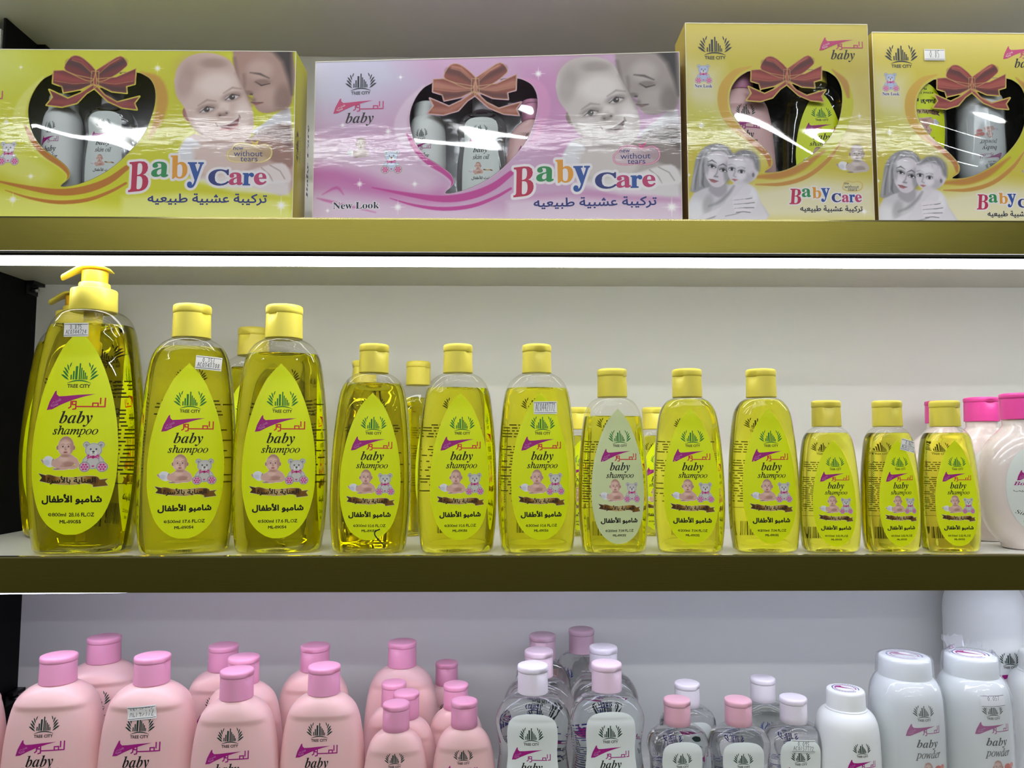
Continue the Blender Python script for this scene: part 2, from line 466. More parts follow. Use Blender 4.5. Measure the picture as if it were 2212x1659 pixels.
class Paint:
    """a small picture computed on a grid of points: colours (sRGB 0-255) and a cover mask"""
    def __init__(s, x0, y0, x1, y1, step, bg=(255, 255, 255), cover=0.0):
        s.nx = max(2, int(round((x1-x0)/step))+1); s.ny = max(2, int(round((y1-y0)/step))+1)
        s.X, s.Y = np.meshgrid(np.linspace(x0, x1, s.nx), np.linspace(y0, y1, s.ny))
        s.C = np.zeros((s.ny, s.nx, 3)); s.C[:] = bg; s.A = np.full((s.ny, s.nx), float(cover)); s.px = (x1-x0)/(s.nx-1)
    def _mix(s, a, col, cover, sl=None):
        sl = sl or (slice(None), slice(None))
        col = np.asarray(col, float)
        s.C[sl] = s.C[sl]*(1-a[..., None])+col*a[..., None]
        if cover: s.A[sl] = np.maximum(s.A[sl], a)
    def _win(s, x0, y0, x1, y1):
        xs, ys = s.X[0], s.Y[:, 0]
        i0, i1 = np.searchsorted(xs, x0), np.searchsorted(xs, x1, 'right'); j0, j1 = np.searchsorted(ys, y0), np.searchsorted(ys, y1, 'right')
        return (slice(max(j0-1, 0), j1+1), slice(max(i0-1, 0), i1+1))
    def blob(s, cx, cy, rx, ry, col, rot=0.0, soft=0.15, alpha=1.0, cover=False):
        """ellipse; soft = share of the radius over which it fades"""
        R = max(rx, ry)*(1+soft)+2*s.px; sl = s._win(cx-R, cy-R, cx+R, cy+R)
        x, y = s.X[sl]-cx, s.Y[sl]-cy; c, d = math.cos(rot), math.sin(rot)
        q = np.sqrt(((x*c+y*d)/rx)**2+((-x*d+y*c)/ry)**2)
        soft = max(soft, s.px/max(min(rx, ry), 1e-9))
        a = np.clip((1+soft/2-q)/soft, 0, 1); a = a*a*(3-2*a)*alpha
        s._mix(a, col, cover, sl)
    def _dist(s, sl, P, closed):
        x, y = s.X[sl], s.Y[sl]; D = np.full(x.shape, 1e9); T = np.zeros(x.shape)
        n = len(P); K = n if closed else n-1
        for i in range(K):
            a, b = P[i], P[(i+1) % n]; d = b-a; l2 = max(d@d, 1e-18)
            t = np.clip(((x-a[0])*d[0]+(y-a[1])*d[1])/l2, 0, 1)
            e = np.hypot(x-a[0]-t*d[0], y-a[1]-t*d[1]); k = e < D
            D = np.where(k, e, D); T = np.where(k, i+t, T)
        return D, T
    def poly(s, P, col, soft=0.0, alpha=1.0, cover=False, smooth=0):
        P = np.asarray(P, float)
        if smooth: P = spline(np.vstack([P, P[:1]]), smooth)[:-1]
        m = soft+2*s.px; sl = s._win(P[:, 0].min()-m, P[:, 1].min()-m, P[:, 0].max()+m, P[:, 1].max()+m)
        D, _ = s._dist(sl, P, True); D = np.where(inpoly(s.X[sl], s.Y[sl], P), -D, D)
        w = max(soft, s.px); a = np.clip(0.5-D/w, 0, 1)*alpha
        s._mix(a, col, cover, sl)
    def line(s, P, w, col, soft=0.0, alpha=1.0, cover=False, smooth=0):
        """w: width or one width per point"""
        P = np.asarray(P, float); W = np.full(len(P), w) if np.isscalar(w) else np.asarray(w, float)
        if smooth:
            Q = spline(np.column_stack([P, W]), smooth); P, W = Q[:, :2], np.maximum(Q[:, 2], 0)
        m = W.max()+soft+2*s.px; sl = s._win(P[:, 0].min()-m, P[:, 1].min()-m, P[:, 0].max()+m, P[:, 1].max()+m)
        D, T = s._dist(sl, P, False); wd = np.interp(T, np.arange(len(P)), W)
        k = max(soft, s.px); a = np.clip(0.5-(D-wd/2)/k, 0, 1)*alpha*(wd > 0)
        s._mix(a, col, cover, sl)
    def sdf(s, P, smooth=0):
        P = np.asarray(P, float)
        if smooth: P = spline(np.vstack([P, P[:1]]), smooth)[:-1]
        sl = (slice(None), slice(None)); D, _ = s._dist(sl, P, True)
        return np.where(inpoly(s.X, s.Y, P), -D, D)
    def ink(s):
        return lin(np.clip(s.C, 0, 255).reshape(-1, 3))
    def cells(s):
        k = s.A > 0.5
        q = k[:-1, :-1] | k[1:, :-1] | k[:-1, 1:] | k[1:, 1:]
        q &= (k[:-1, :-1].astype(int)+k[1:, :-1]+k[:-1, 1:]+k[1:, 1:]) >= 2
        j, i = np.nonzero(q); n = s.nx
        Q = np.stack([j*n+i, j*n+i+1, (j+1)*n+i+1, (j+1)*n+i], 1)
        u, inv = np.unique(Q, return_inverse=True)
        V = np.stack([s.X.ravel()[u], s.Y.ravel()[u]], 1)
        return V, [tuple(r) for r in inv.reshape(-1, 4)], s.ink()[u]
class Sub:
    """draws on a Paint through a scale and an offset (picture units -> metres)"""
    def __init__(s, P, ox, oy, k, flipx=False, fy=1): s.P, s.ox, s.oy, s.k, s.sx, s.fy = P, ox, oy, k, (-1 if flipx else 1), fy
    def T(s, p): p = np.asarray(p, float); return np.stack([s.ox+p[..., 0]*s.k*s.sx, s.oy+p[..., 1]*s.k*s.fy], -1)
    def blob(s, cx, cy, rx, ry, col, rot=0.0, **k):
        x, y = s.T((cx, cy)); s.P.blob(x, y, rx*s.k, ry*s.k, col, rot*s.sx*s.fy, **k)
    def poly(s, P, col, soft=0.0, **k): s.P.poly(s.T(P), col, soft*s.k, **k)
    def line(s, P, w, col, soft=0.0, **k): s.P.line(s.T(P), np.asarray(w)*s.k if not np.isscalar(w) else w*s.k, col, soft*s.k, **k)

def draw_crawling_baby(P, x, y, w, grey=0.0, cover=True):
    """baby lying on the tummy, picture width w, lower left corner at (x, y)"""
    S = Sub(P, x, y, w)
    def g(*c): m = sum(c)/3; return tuple(v*(1-grey)+m*grey for v in c)
    skin, hi, sh, dk = g(220, 178, 162), g(240, 208, 194), g(172, 122, 108), g(80, 54, 48)
    S.line([(.03, .27), (.10, .20), (.20, .18)], [.05, .07, .10], g(190, 150, 140), cover=cover, soft=.02)
    S.blob(.24, .23, .17, .135, (232, 232, 236), rot=-.5, soft=.1, cover=cover)
    S.blob(.17, .20, .09, .08, (200, 202, 212), soft=.8, alpha=.7)
    S.line([(.36, .13), (.33, .24), (.37, .33)], .025, dk, soft=.02, alpha=.7)
    S.blob(.50, .20, .20, .13, skin, rot=.2, soft=.1, cover=cover)
    S.blob(.70, .26, .25, .17, skin, soft=.08, cover=cover)
    S.blob(.62, .30, .12, .07, hi, soft=.9, alpha=.6)
    S.blob(.76, .16, .16, .07, sh, soft=.9, alpha=.65)
    S.line([(.92, .27), (.985, .15), (.90, .08), (.74, .07)], [.13, .11, .09, .07], skin, cover=cover, soft=.02, smooth=4)
    S.line([(.45, .15), (.50, .07), (.64, .05), (.76, .07)], [.12, .10, .09, .06], skin, cover=cover, soft=.02, smooth=4)
    S.line([(.55, .11), (.68, .10), (.80, .115), (.90, .12)], .018, sh, soft=.03, alpha=.8)
    S.blob(.44, .03, .10, .022, g(150, 110, 100), soft=.5, alpha=.8, cover=cover)
    S.blob(.455, .60, .035, .06, sh, soft=.3, cover=cover); S.blob(.875, .60, .035, .06, sh, soft=.3, cover=cover)
    S.blob(.665, .63, .205, .27, skin, soft=.06, cover=cover)
    S.blob(.665, .83, .17, .09, g(170, 122, 104), soft=.9, alpha=.7)
    S.blob(.645, .73, .12, .09, hi, soft=1, alpha=.7)
    S.blob(.57, .52, .07, .07, hi, soft=1, alpha=.7); S.blob(.76, .52, .07, .07, hi, soft=1, alpha=.6)
    S.blob(.83, .62, .05, .20, sh, soft=1, alpha=.55); S.blob(.66, .385, .12, .04, sh, soft=1, alpha=.6)
    for ex in (.59, .735):
        S.line([(ex-.045, .685), (ex, .70), (ex+.045, .685)], .016, sh, soft=.02, alpha=.8)
        S.blob(ex, .632, .036, .020, (225, 220, 220), soft=.3, alpha=.7); S.blob(ex, .632, .022, .021, dk, soft=.3)
    S.line([(.655, .62), (.648, .56), (.675, .55)], .014, sh, soft=.03, alpha=.7); S.blob(.665, .552, .026, .014, sh, soft=.6, alpha=.8)
    S.blob(.662, .478, .045, .020, g(190, 90, 92), soft=.4); S.line([(.615, .482), (.662, .476), (.71, .484)], .010, dk, soft=.01, alpha=.9)
def draw_bear(P, x, y, w, cover=True, pale=0.0, tint=(208, 206, 200)):
    """seated grey teddy with a pink spotted bow"""
    S = Sub(P, x, y, w)
    b, d = np.array(tint)*(1-pale)+255*pale, np.array((150, 148, 146))*(1-pale)+255*pale*.7
    pk = (205, 40, 128); pl = (226, 190, 210)
    for cx in (.22, .74): S.blob(cx, 1.04, .125, .125, d, soft=.1, cover=cover); S.blob(cx, 1.03, .10, .10, b, soft=.2); S.blob(cx, 1.03, .05, .05, d, soft=.6)
    S.blob(.48, .43, .30, .32, d, soft=.05, cover=cover); S.blob(.48, .43, .275, .295, b, soft=.1)
    for cx, r in ((.20, .5), (.76, -.5)): S.blob(cx, .45, .085, .17, d, rot=-r, soft=.1, cover=cover); S.blob(cx, .45, .065, .15, b, rot=-r, soft=.2)
    S.blob(.48, .83, .30, .27, d, soft=.05, cover=cover); S.blob(.48, .83, .275, .25, b, soft=.1)
    for cx in (.18, .80):
        S.blob(cx, .19, .20, .20, d, soft=.05, cover=cover); S.blob(cx, .19, .165, .165, pl, soft=.1)
        for k in range(6): S.blob(cx+.10*math.cos(k*1.05), .19+.10*math.sin(k*1.05), .038, .038, pk, soft=.3)
        S.blob(cx, .19, .035, .035, pk, soft=.3)
    S.blob(.48, .73, .12, .10, (235, 234, 228), soft=.3); S.blob(.48, .775, .05, .035, (60, 56, 58), soft=.3)
    S.line([(.48, .74), (.48, .70), (.43, .68)], .016, (90, 84, 84), soft=.01); S.line([(.48, .70), (.53, .68)], .016, (90, 84, 84), soft=.01)
    for cx in (.38, .58): S.blob(cx, .87, .028, .034, (50, 46, 50), soft=.3)
    S.poly([(.46, .56), (.30, .68), (.26, .50)], pk, soft=.02); S.poly([(.50, .56), (.66, .68), (.70, .50)], pk, soft=.02)
    S.blob(.48, .57, .06, .06, (170, 20, 100), soft=.2)
    for p in ((.33, .58), (.62, .58), (.36, .62), (.66, .55)): S.blob(*p, .018, .018, (250, 220, 235), soft=.3)
    S.blob(.48, .22, .05, .03, pk, soft=.4)
def draw_ribbon(P, x, y, w):
    """brown gold ribbon with folded ends, height about 0.2 of w"""
    S = Sub(P, x, y, w)
    br, lt, dk = (150, 104, 30), (226, 206, 150), (74, 46, 14)
    S.poly([(0, .205), (.17, .165), (.17, .06), (.02, .09), (.06, .14)], dk, cover=True)
    S.poly([(1, .02), (.96, .085), (1, .125), (.80, .10), (.80, 0.0)], (124, 86, 24), cover=True)
    S.poly([(.13, .07), (.30, .045), (.5, .035), (.7, .055), (.87, .03), (.87, .145), (.7, .165), (.5, .145), (.3, .155), (.13, .185)], br, cover=True, smooth=4)
    S.poly([(.36, .045), (.64, .05), (.66, .155), (.34, .15)], lt, soft=.16)
    S.blob(.20, .12, .06, .07, dk, soft=.9, alpha=.6); S.blob(.82, .09, .06, .07, dk, soft=.9, alpha=.6)
def draw_stars(P, pts):
    for x, y, r in pts:
        P.blob(x, y, r*.35, r*.35, (255, 255, 255), soft=1.4, alpha=.8)
        for a in range(4):
            c, d = math.cos(a*math.pi/4), math.sin(a*math.pi/4); q = r*(1 if a % 2 == 0 else .55)
            P.line([(x-c*q, y-d*q), (x, y), (x+c*q, y+d*q)], [0, r*.14, 0], (255, 255, 255), soft=r*.12, alpha=.7)

# marks ------------------------------------------------------------
_BARS = [(-.236, -.200, .133), (-.175, -.133, .238), (-.112, -.051, .371), (-.017, .021, .451), (.034, .067, .328), (.086, .12, .257), (.135, .168, .194), (.181, .211, .105)]
def city_mark(A, cx, y0, w, m, layer=2, mt=None, text=True, mirror=False):
    """laurel and tower mark; w = width over the leaves, y0 = baseline of the towers"""
    k = -1 if mirror else 1
    def X(u): return cx+k*u*w
    for i, (a, b, h) in enumerate(_BARS):
        top = y0+h*w
        A.poly([(X(a), y0), (X(b), y0), (X(b), top), (X(a), top)] if k > 0 else [(X(b), y0), (X(a), y0), (X(a), top), (X(b), top)], m, layer)
    leaves = [((-.27, -.02), (-.50, .15), .060), ((-.285, .06), (-.46, .255), .058), ((-.29, .15), (-.43, .35), .052), ((-.285, .235), (-.35, .43), .044), ((-.275, .33), (-.225, .48), .036)]
    for (ax, ay), (bx, by), t in leaves:
        for sgn in (1, -1):
            a, b = np.array((X(sgn*ax), y0+ay*w)), np.array((X(sgn*bx), y0+by*w)); d = b-a; n = np.array((-d[1], d[0])); n = n/np.linalg.norm(n)*t*w
            if n[1] < 0: n = -n
            pts = [a, a+d*.35-n*.35, a+d*.8-n*.25, b, b*.75+a*.25+n*.55, a+d*.35+n*.55]
            A.poly(pts, m, layer)
    arc = [(X(u), y0-.10*w+.075*w*(1-(u/.31)**2)) for u in np.linspace(-.31, .31, 9)]
    A.stroke(arc, np.array([.01, .02, .03, .035, .036, .035, .03, .02, .01])*w, m, layer)
    if text:
        A.text('TREE CITY', (cx-.30*w, y0-.225*w, cx+.30*w, y0-.13*w), mt if mt is not None else m, layer, res=2, bold=.007*w)
def swoosh_mark(A, x0, x1, y0, y1, m, mw=None, layer=2):
    """magenta wing above the Arabic name; the box is that of the wing"""
    U = lambda u, v: (x0+(x1-x0)*u, y0+(y1-y0)*v)
    P = [(0, 0), (.05, .42), (.16, .96), (.19, 1.0), (.20, .80), (.25, .70), (.40, .72), (.65, .78), (1, .83), (.78, .70), (.52, .50), (.30, .27), (.12, .04)]
    A.poly([U(*p) for p in reversed(P)], m, layer)
    if mw is not None:
        A.text(arabic('الأفضل من'), (*U(.10, .38), *U(.30, .56)), mw, layer+1, res=1, rot=.25)
        A.text(arabic('للعائلة'), (*U(.08, .17), *U(.24, .34)), mw, layer+1, res=1, rot=.25)
def name_mark(A, x0, x1, y0, y1, m, layer=2, wk=1.0):
    """the square-cut Arabic name drawn with even strokes"""
    U = lambda u, v: (x0+(x1-x0)*u, y0+(y1-y0)*v)
    w = (y1-y0)*.115*wk
    for P in ([(.06, .72), (.06, .22), (0, .10)], [(.10, .42), (.10, .70), (.20, .70), (.20, .05), (.12, 0)], [(.10, .42), (.20, .42)], [(.20, .24), (.98, .24), (.98, 1.0)],
              [(.66, .24), (.66, .55), (.80, .55), (.80, .24)], [(.86, 1.0), (.86, .50)]):
        A.stroke([U(*p) for p in P], w, m, layer)
_HAND = {'A': [[(0, 0), (.4, 1), (.8, 0)], [(.15, .4), (.65, .4)]], 'C': [[(.7, .85), (.3, 1), (0, .5), (.3, 0), (.7, .1)]], '0': [[(.35, 1), (0, .5), (.35, 0), (.7, .5), (.35, 1)]],
         '4': [[(.5, 0), (.5, 1), (0, .35), (.75, .35)]], '3': [[(0, .9), (.5, 1), (.3, .55), (.6, .3), (0, .05)]], '7': [[(0, 1), (.65, 1), (.2, 0)]], '2': [[(0, .8), (.35, 1), (.6, .7), (0, 0), (.7, 0)]],
         '1': [[(.2, 0), (.3, 1)]], 'T': [[(0, 1), (.8, 1)], [(.4, 1), (.35, 0)]], '5': [[(.6, 1), (.1, 1), (.05, .6), (.5, .5), (.4, .05), (0, 0)]], '8': [[(.3, .5), (.05, .8), (.35, 1), (.6, .8), (.05, .2), (.3, 0), (.6, .25), (.3, .5)]],
         '6': [[(.5, 1), (.05, .4), (.3, 0), (.55, .25), (.1, .4)]], '9': [[(.55, .7), (.2, .55), (.1, .85), (.5, 1), (.5, 0)]], '.': [[(.2, 0), (.25, .08)]], 'D': [[(.05, 0), (.1, 1), (.6, .6), (.05, 0)]], 'B': [[(.05, 0), (.1, 1), (.5, .8), (.1, .5), (.55, .25), (.05, 0)]], ' ': []}
def handwriting(A, t, x0, y0, x1, y1, m, w, layer=2):
    n = len(t); dx = (x1-x0)/n
    for i, c in enumerate(t):
        for P in _HAND[c]:
            A.stroke([(x0+dx*(i+.08+p[0]*.95+.12*p[1]), y0+(y1-y0)*p[1]) for p in P], w, m, layer)

# ------------------------------------------------------------------ clear shampoo bottles
m_pet = film_mat('clear_bottle_plastic', '#fdfdfb', 1.45, 0.02)
m_sham = clear_mat('yellow_shampoo', '#ffffff', 1.36, 90, (.998, .989, .06))
m_capy = mat('yellow_cap_plastic', '#e9db58', 0.38, sss=0.2, sssr=(1, .8, .1), sss_scale=0.004)
m_capo = mat('orange_yellow_pump_plastic', '#f2b92c', 0.36, sss=0.3, sssr=(1, .6, .1), sss_scale=0.005)
m_lab = mat('lime_label', '#e4f204', 0.42)
m_labp = mat('pale_label', '#d3e0a6', 0.42)
m_labw = mat('white_label', '#dfe6e0', 0.42)
m_green = mat('green_ink', '#1d7a2c', 0.5)
m_black_ink = mat('black_ink', '#15140f', 0.5)
m_mag = mat('magenta_ink', '#a3167c', 0.5)
m_red = mat('red_ink', '#cf2038', 0.5)
m_white_ink = mat('white_ink', '#cf9cc4', 0.5)
m_rear = mat('rear_print_ink', '#39380e', 0.5)
m_paper = mat('price_paper', '#f0f0ee', 0.7)
m_pen = mat('pen_ink', '#191a22', 0.6)
m_photo = printed('printed_ink', 0.42)

LAB_MATS = [m_lab, m_green, m_black_ink, m_mag, m_red, m_white_ink, m_photo]
_lab_pic = {}
def label_art(h, vol, code, base=0):
    """the teardrop front label, h metres tall, lower tip at (0, 0)"""
    A = Art(); k = h
    half = [(1.0, .002), (.985, .014), (.97, .030), (.91, .078), (.84, .112), (.77, .140), (.67, .169), (.566, .189), (.50, .197), (.413, .203), (.36, .202), (.30, .2005), (.24, .193), (.18, .180), (.13, .164), (.09, .144), (.055, .116), (.03, .086), (.013, .056), (.003, .026)]
    hp = spline(half, 2)
    # strips across the label, so the sheet follows the curve of the bottle
    n = 12; V = []; F = []
    for i, (v, u) in enumerate(hp):
        V += [(x*u*k, v*k) for x in np.linspace(-1, 1, n+1)]
    for i in range(len(hp)-1):
        for j in range(n):
            a = i*(n+1)+j; F.append((a, a+n+1, a+n+2, a+1))
    A._tri(V, F, 0, 1)
    B = lambda x0, y0, x1, y1: ((x0-920)/980*k, (1455-y1)/980*k, (x1-920)/980*k, (1455-y0)/980*k)   # label pixels of the close-up
    city_mark(A, 12/980*k, (1455-715)/980*k, 175/980*k, 1, 2, 2)
    x0, y0, x1, y1 = B(787, 768, 1012, 862); swoosh_mark(A, x0, x1, y0, y1, 3, 5)
    x0, y0, x1, y1 = B(892, 804, 1058, 858); name_mark(A, x0, x1, y0, y1, 4)
    A.text(math_italic('baby', True), B(852, 866, 1005, 942), 2, shear=.06)
    A.text(math_italic('shampoo'), B(825, 937, 1032, 990), 2, shear=.08, bold=.0018*k)
    key = round(h, 4)
    if key not in _lab_pic:
        st = .00042
        P1 = Paint(-.165*k, .305*k, .17*k, .49*k, st)
        x, y = (772-920)/980*k, (1455-1148)/980*k; draw_crawling_baby(P1, x, y, 178/980*k)
        draw_bear(P1, (957-920)/980*k, (1455-1156)/980*k, 124/980*k)
        P2 = Paint(-.17*k, .22*k, .18*k, .31*k, st); draw_ribbon(P2, (762-920)/980*k, (1455-1228)/980*k, 322/980*k)
        _lab_pic[key] = (P1, P2)
    for P in _lab_pic[key]: A.paint(P, 6, 2)
    A.text(arabic('العناية بالأسرة'), B(808, 1176, 1030, 1214), 2, 4, res=2, bold=.002*k)
    A.text(arabic('شامبو الأطفال'), B(785, 1262, 1057, 1308), 2, res=2, bold=.004*k)
    A.text('e', B(817, 1350, 832, 1364), 2, res=2, bold=.0012*k)
    A.text(vol[0], B(836, 1349, 900, 1365), 2, res=2, bold=.0014*k); A.text(vol[1]+' FL.OZ', B(914, 1349, 1026, 1366), 2, res=2, bold=.0014*k)
    A.text(code, B(872, 1383, 968, 1398), 2, res=2, bold=.0016*k)
    return A

class Surf:
    """front and back surface of a bottle from its sections (z, hw, hd, n)"""
    def __init__(s, secs):
        S = np.array(secs, float); o = np.argsort(S[:, 0], kind='stable'); s.z, s.hw, s.hd, s.n = S[o].T
    def y(s, x, z, side=-1):
        hw, hd, n = (np.interp(z, s.z, q) for q in (s.hw, s.hd, s.n))
        t = np.clip(np.abs(x)/hw, 0, .999)
        return side*hd*(1-t**n)**(1/n)
    def mapper(s, x0=0.0, z0=0.0, rot=0.0, side=-1, lift0=0.0001):
        c, d = math.cos(rot), math.sin(rot)
        def f(V, h):
            u, v = V[:, 0]*c-V[:, 1]*d, V[:, 0]*d+V[:, 1]*c
            x, z = x0+u, z0+v; e = 1e-4
            y = s.y(x, z, side)
            nx = -(s.y(x+e, z, side)-s.y(x-e, z, side))/(2*e); nz = -(s.y(x, z+e, side)-s.y(x, z-e, side))/(2*e)
            N = np.stack([nx, np.ones_like(nx), nz], 1)*(1 if side > 0 else -1)
            N = N*np.where((N[:, 1]*side) > 0, 1, -1)[:, None]
            N /= np.linalg.norm(N, axis=1)[:, None]
            return np.stack([x, y, z], 1)+N*(h+lift0)[:, None]
        return f

SHAPE = [(.02, .905), (.13, .965), (.27, 1), (.40, 1), (.54, .98), (.66, .945), (.73, .917), (.83, .863), (.91, .784), (.964, .637), (.99, .47), (1.0, .36)]
def bottle_sections(hb, W, neck, depth=.56, shape=SHAPE):
    P = spline(shape, 4); out = []
    for f, w in P:
        r = np.interp(f, [0, .80, .91, .964, .99, 1], [depth, depth, depth+.07, .76, .95, 1])
        hw = max(w*W, neck); out.append((f*hb, hw, max(min(hw, r*hw), neck*.98), float(np.interp(f, [0, .9, 1], [2.8, 2.5, 2]))))
    return out
def shell_parts(secs, hb, W, neck, depth, level, t=.00035, up=.006):
    """the clear skin of a bottle and the liquid that fills it up to level"""
    w0, d0, n0 = secs[0][1], secs[0][2], secs[0][3]
    foot = [(.0035, w0*.35, d0*.35, 2.1), (.0026, w0*.62, d0*.62, 2.2), (.0004, w0*.80, d0*.78, n0), (0, w0*.88, d0*.87, n0), (.0012, w0*.955, d0*.95, n0)]
    outer = foot+list(secs)+[(hb+up, neck, neck, 2)]
    N = 72
    body = mesh('body', *loft(outer, N, True, False), [m_pet], smooth=True)
    ins = lambda q, g: [(z, max(a-g, .001), max(b-g, .001), n) for z, a, b, n in q]
    liq = [(.0048, w0*.33, d0*.33, 2.1), (.0039, w0*.61, d0*.61, 2.2), (.0016, w0*.80, d0*.775, n0), (.0012, w0*.875, d0*.862, n0), (.0020, w0*.948, d0*.942, n0)]
    top = Surf(secs)
    liq += [q for q in ins([s for s in secs if s[0] > .0026], t) if q[0] < level-.0015]
    hw, hd, n = (float(np.interp(level, top.z, q)) for q in (top.hw, top.hd, top.n))
    liq += [(level-.0004, hw-t, hd-t, n), (level, hw-t-.0006, hd-t-.0006, n)]
    return body, mesh('shampoo', *loft(liq, N), [m_sham], smooth=True, sharp=50)
def flip_cap(r, h, m, taper=.965, lid=.26, notch=0.0):
    """flip-top cap: base and lid; notch = direction of the thumb recess"""
    N = 56
    def dent(VF, z0, z1, depth):
        V = []
        for x, y, z in VF[0]:
            a = (math.atan2(y, x)-notch+math.pi) % (2*math.pi)-math.pi
            k = max(0, 1-(a/.42)**2)*max(0, 1-((z-z1)/(z1-z0))**2)
            q = 1-depth*k; V.append((x*q, y*q, z))
        return V, VF[1]
    zl = h*(1-lid)
    base = [(0, r*.97, r*.97, 2), (.0005, r, r, 2)]+[(zl*f, r*(1-(1-taper)*f), r*(1-(1-taper)*f), 2) for f in (.3, .6, .8, .92)]+[(zl-.0006, r*taper, r*taper, 2), (zl-.0002, r*taper*.97, r*taper*.97, 2)]
    rl = r*taper*1.03
    lidq = [(zl-.0003, rl*.955, rl*.955, 2), (zl+.0001, rl*.985, rl*.985, 2), (zl+h*lid*.25, rl, rl, 2), (zl+h*lid*.6, rl, rl, 2), (zl+h*lid*.85, rl*.975, rl*.975, 2), (h-.0004, rl*.92, rl*.92, 2), (h, rl*.84, rl*.84, 2)]
    return (mesh('cap', *dent(loft(base, N), zl-h*.20, zl, .20), [m], smooth=True, sharp=40),
            mesh('lid', *dent(loft(lidq, N), zl+h*.10, zl, .12), [m], smooth=True, sharp=50))
def rear_print(h, W, ink_m, barcode=True, logo=.80, lw=.62):
    """small dark lettering on the back label, seen through the liquid"""
    A = Art(); rnd = random.Random(int(h*1e5))
    city_mark(A, 0, h*logo, W*lw, 0, 1, 0)
    y = h*(logo-.10)
    while y > h*.30:
        if h*.58 < y < h*.62: y -= h*.04
        x, x1 = -W*rnd.uniform(.5, .62), W*rnd.uniform(.42, .62)
        while x < x1:
            l = W*rnd.uniform(.04, .13); A.poly([(x, y), (x+l, y), (x+l, y+h*.0065), (x, y+h*.0065)], 0); x += l+W*.03
        y -= h*.0165
    A.poly([(-W*.5, h*.275), (W*.5, h*.275), (W*.5, h*.278), (-W*.5, h*.278)], 0)
    if barcode:
        x = -W*.40
        while x < W*.12:
            l = W*rnd.choice((.008, .014, .022)); A.poly([(x, h*.10), (x+l, h*.10), (x+l, h*.19), (x, h*.19)], 0); x += l+W*rnd.choice((.010, .018))
    return A
def sticker_art(lines, w, h, rules='#20222a', faded=False):
    A = Art(); nx = 8
    V = [(x*w, y*h) for y in (0, .5, 1) for x in np.linspace(0, 1, nx+1)]
    F = [(j*(nx+1)+i, j*(nx+1)+i+1, (j+1)*(nx+1)+i+1, (j+1)*(nx+1)+i) for j in range(2) for i in range(nx)]
    A._tri([(a-w/2, b-h/2) for a, b in V], F, 0, 10)
    t = h*.035
    for yy in (.40, -.40): A.poly([(-w*.48, yy*h-t/2), (w*.48, yy*h-t/2), (w*.48, yy*h+t/2), (-w*.48, yy*h+t/2)], 1, 11)
    n = len(lines)
    for i, s in enumerate(lines):
        y1 = h*(.36-.72*i/n); y0 = y1-h*.62/n
        wd = w*(.86 if len(s) > 6 else .5)
        handwriting(A, s, -wd/2, y0, wd/2, y1, 1, h*.027, 12)
    return A

def px_z(px, py, Y): return un(px, py, Y).z
BT = {}
def bottle_type(key, H, W, capr, caph, vol, code, lab_h, lab_z, depth=.56):
    hb = H-caph; neck = capr*.86
    secs = bottle_sections(hb, W, neck, depth); S = Surf(secs)
    BT[key] = dict(H=H, W=W, hb=hb, neck=neck, secs=secs, S=S, depth=depth, capr=capr, caph=caph, body={}, caps={}, lab={}, vol=vol, code=code, lab_h=lab_h*H, lab_z=lab_z*H)
    T = BT[key]
    T['rear'] = rear_print(hb, W, m_rear).build('rear_print', [m_rear], S.mapper(side=1, lift0=.00025), maxlen=.004)
bottle_type('500', px_z(418, 660, .036), .0460, .0186, .0342, ('500ml', '17.6'), 'ML-89054', .691, .060)
bottle_type('300', px_z(992, 745, .032), .0396, .0150, .0293, ('300ml', '10.6'), 'ML-89056', .6926, .064)
bottle_type('200', px_z(1478, 798, .029), .0349, .0150, .0286, ('200ml', '7.04'), 'ML-89032', .725, .051)
bottle_type('100', px_z(1784, 866, .026), .0296, .01417, .0261, ('100ml', '3.52'), 'ML-89033', .691, .045)

def shampoo(key, px, py, Y, label, rotz=0.0, level=.94, notch=-1.2, pale=False, group=None, sticker=None, pen=False, tilt=0.0, front=True):
    T = BT[key]; p = un(px, py, Y)
    t = thing('shampoo_bottle', label, 'bottle', (p.x, Y, Z_MID+.0001), (0, tilt, math.radians(rotz)), group)
    lv = round(level*T['hb'], 5)
    if lv not in T['body']: T['body'][lv] = shell_parts(T['secs'], T['hb'], T['W'], T['neck'], T['depth'], lv)
    b, l = T['body'][lv]
    obj('body', b, t, label='clear plastic body'); obj('shampoo', l, t, label='yellow liquid')
    if notch not in T['caps']: T['caps'][notch] = flip_cap(T['capr'], T['caph'], m_capy, notch=notch)
    c = obj('cap', T['caps'][notch][0], t, (0, 0, T['hb']), label='yellow cap'); obj('lid', T['caps'][notch][1], c)
    if pale not in T['lab']:
        ms = [m_labp if pale else m_lab]+LAB_MATS[1:]
        T['lab'][pale] = label_art(T['lab_h'], T['vol'], T['code']).build('front_label', ms, T['S'].mapper(z0=T['lab_z']), maxlen=.005)
    obj('front_label', T['lab'][pale], t, label='%s teardrop label' % ('pale' if pale else 'lime yellow'))
    obj('rear_print', T['rear'], t)
    if sticker:
        lines, u, v, w, h, r = sticker
        me = sticker_art(lines, w, h).build('price_sticker', [m_paper, m_pen], T['S'].mapper(x0=u*T['W'], z0=v*T['hb'], rot=r, lift0=.0002), maxlen=.004)
        obj('price_sticker', me, t, label='handwritten paper price sticker')
    if pen:
        A = Art(); A.stroke(spline([(.010, .024), (.006, .022), (.006, .018), (.0125, .0105), (.0145, .009)], 4), .0011, 0)
        obj('pen_mark', A.build('pen_mark', [m_pen], T['S'].mapper(lift0=.0002)), t, label='black pen tick near the base')
    return t
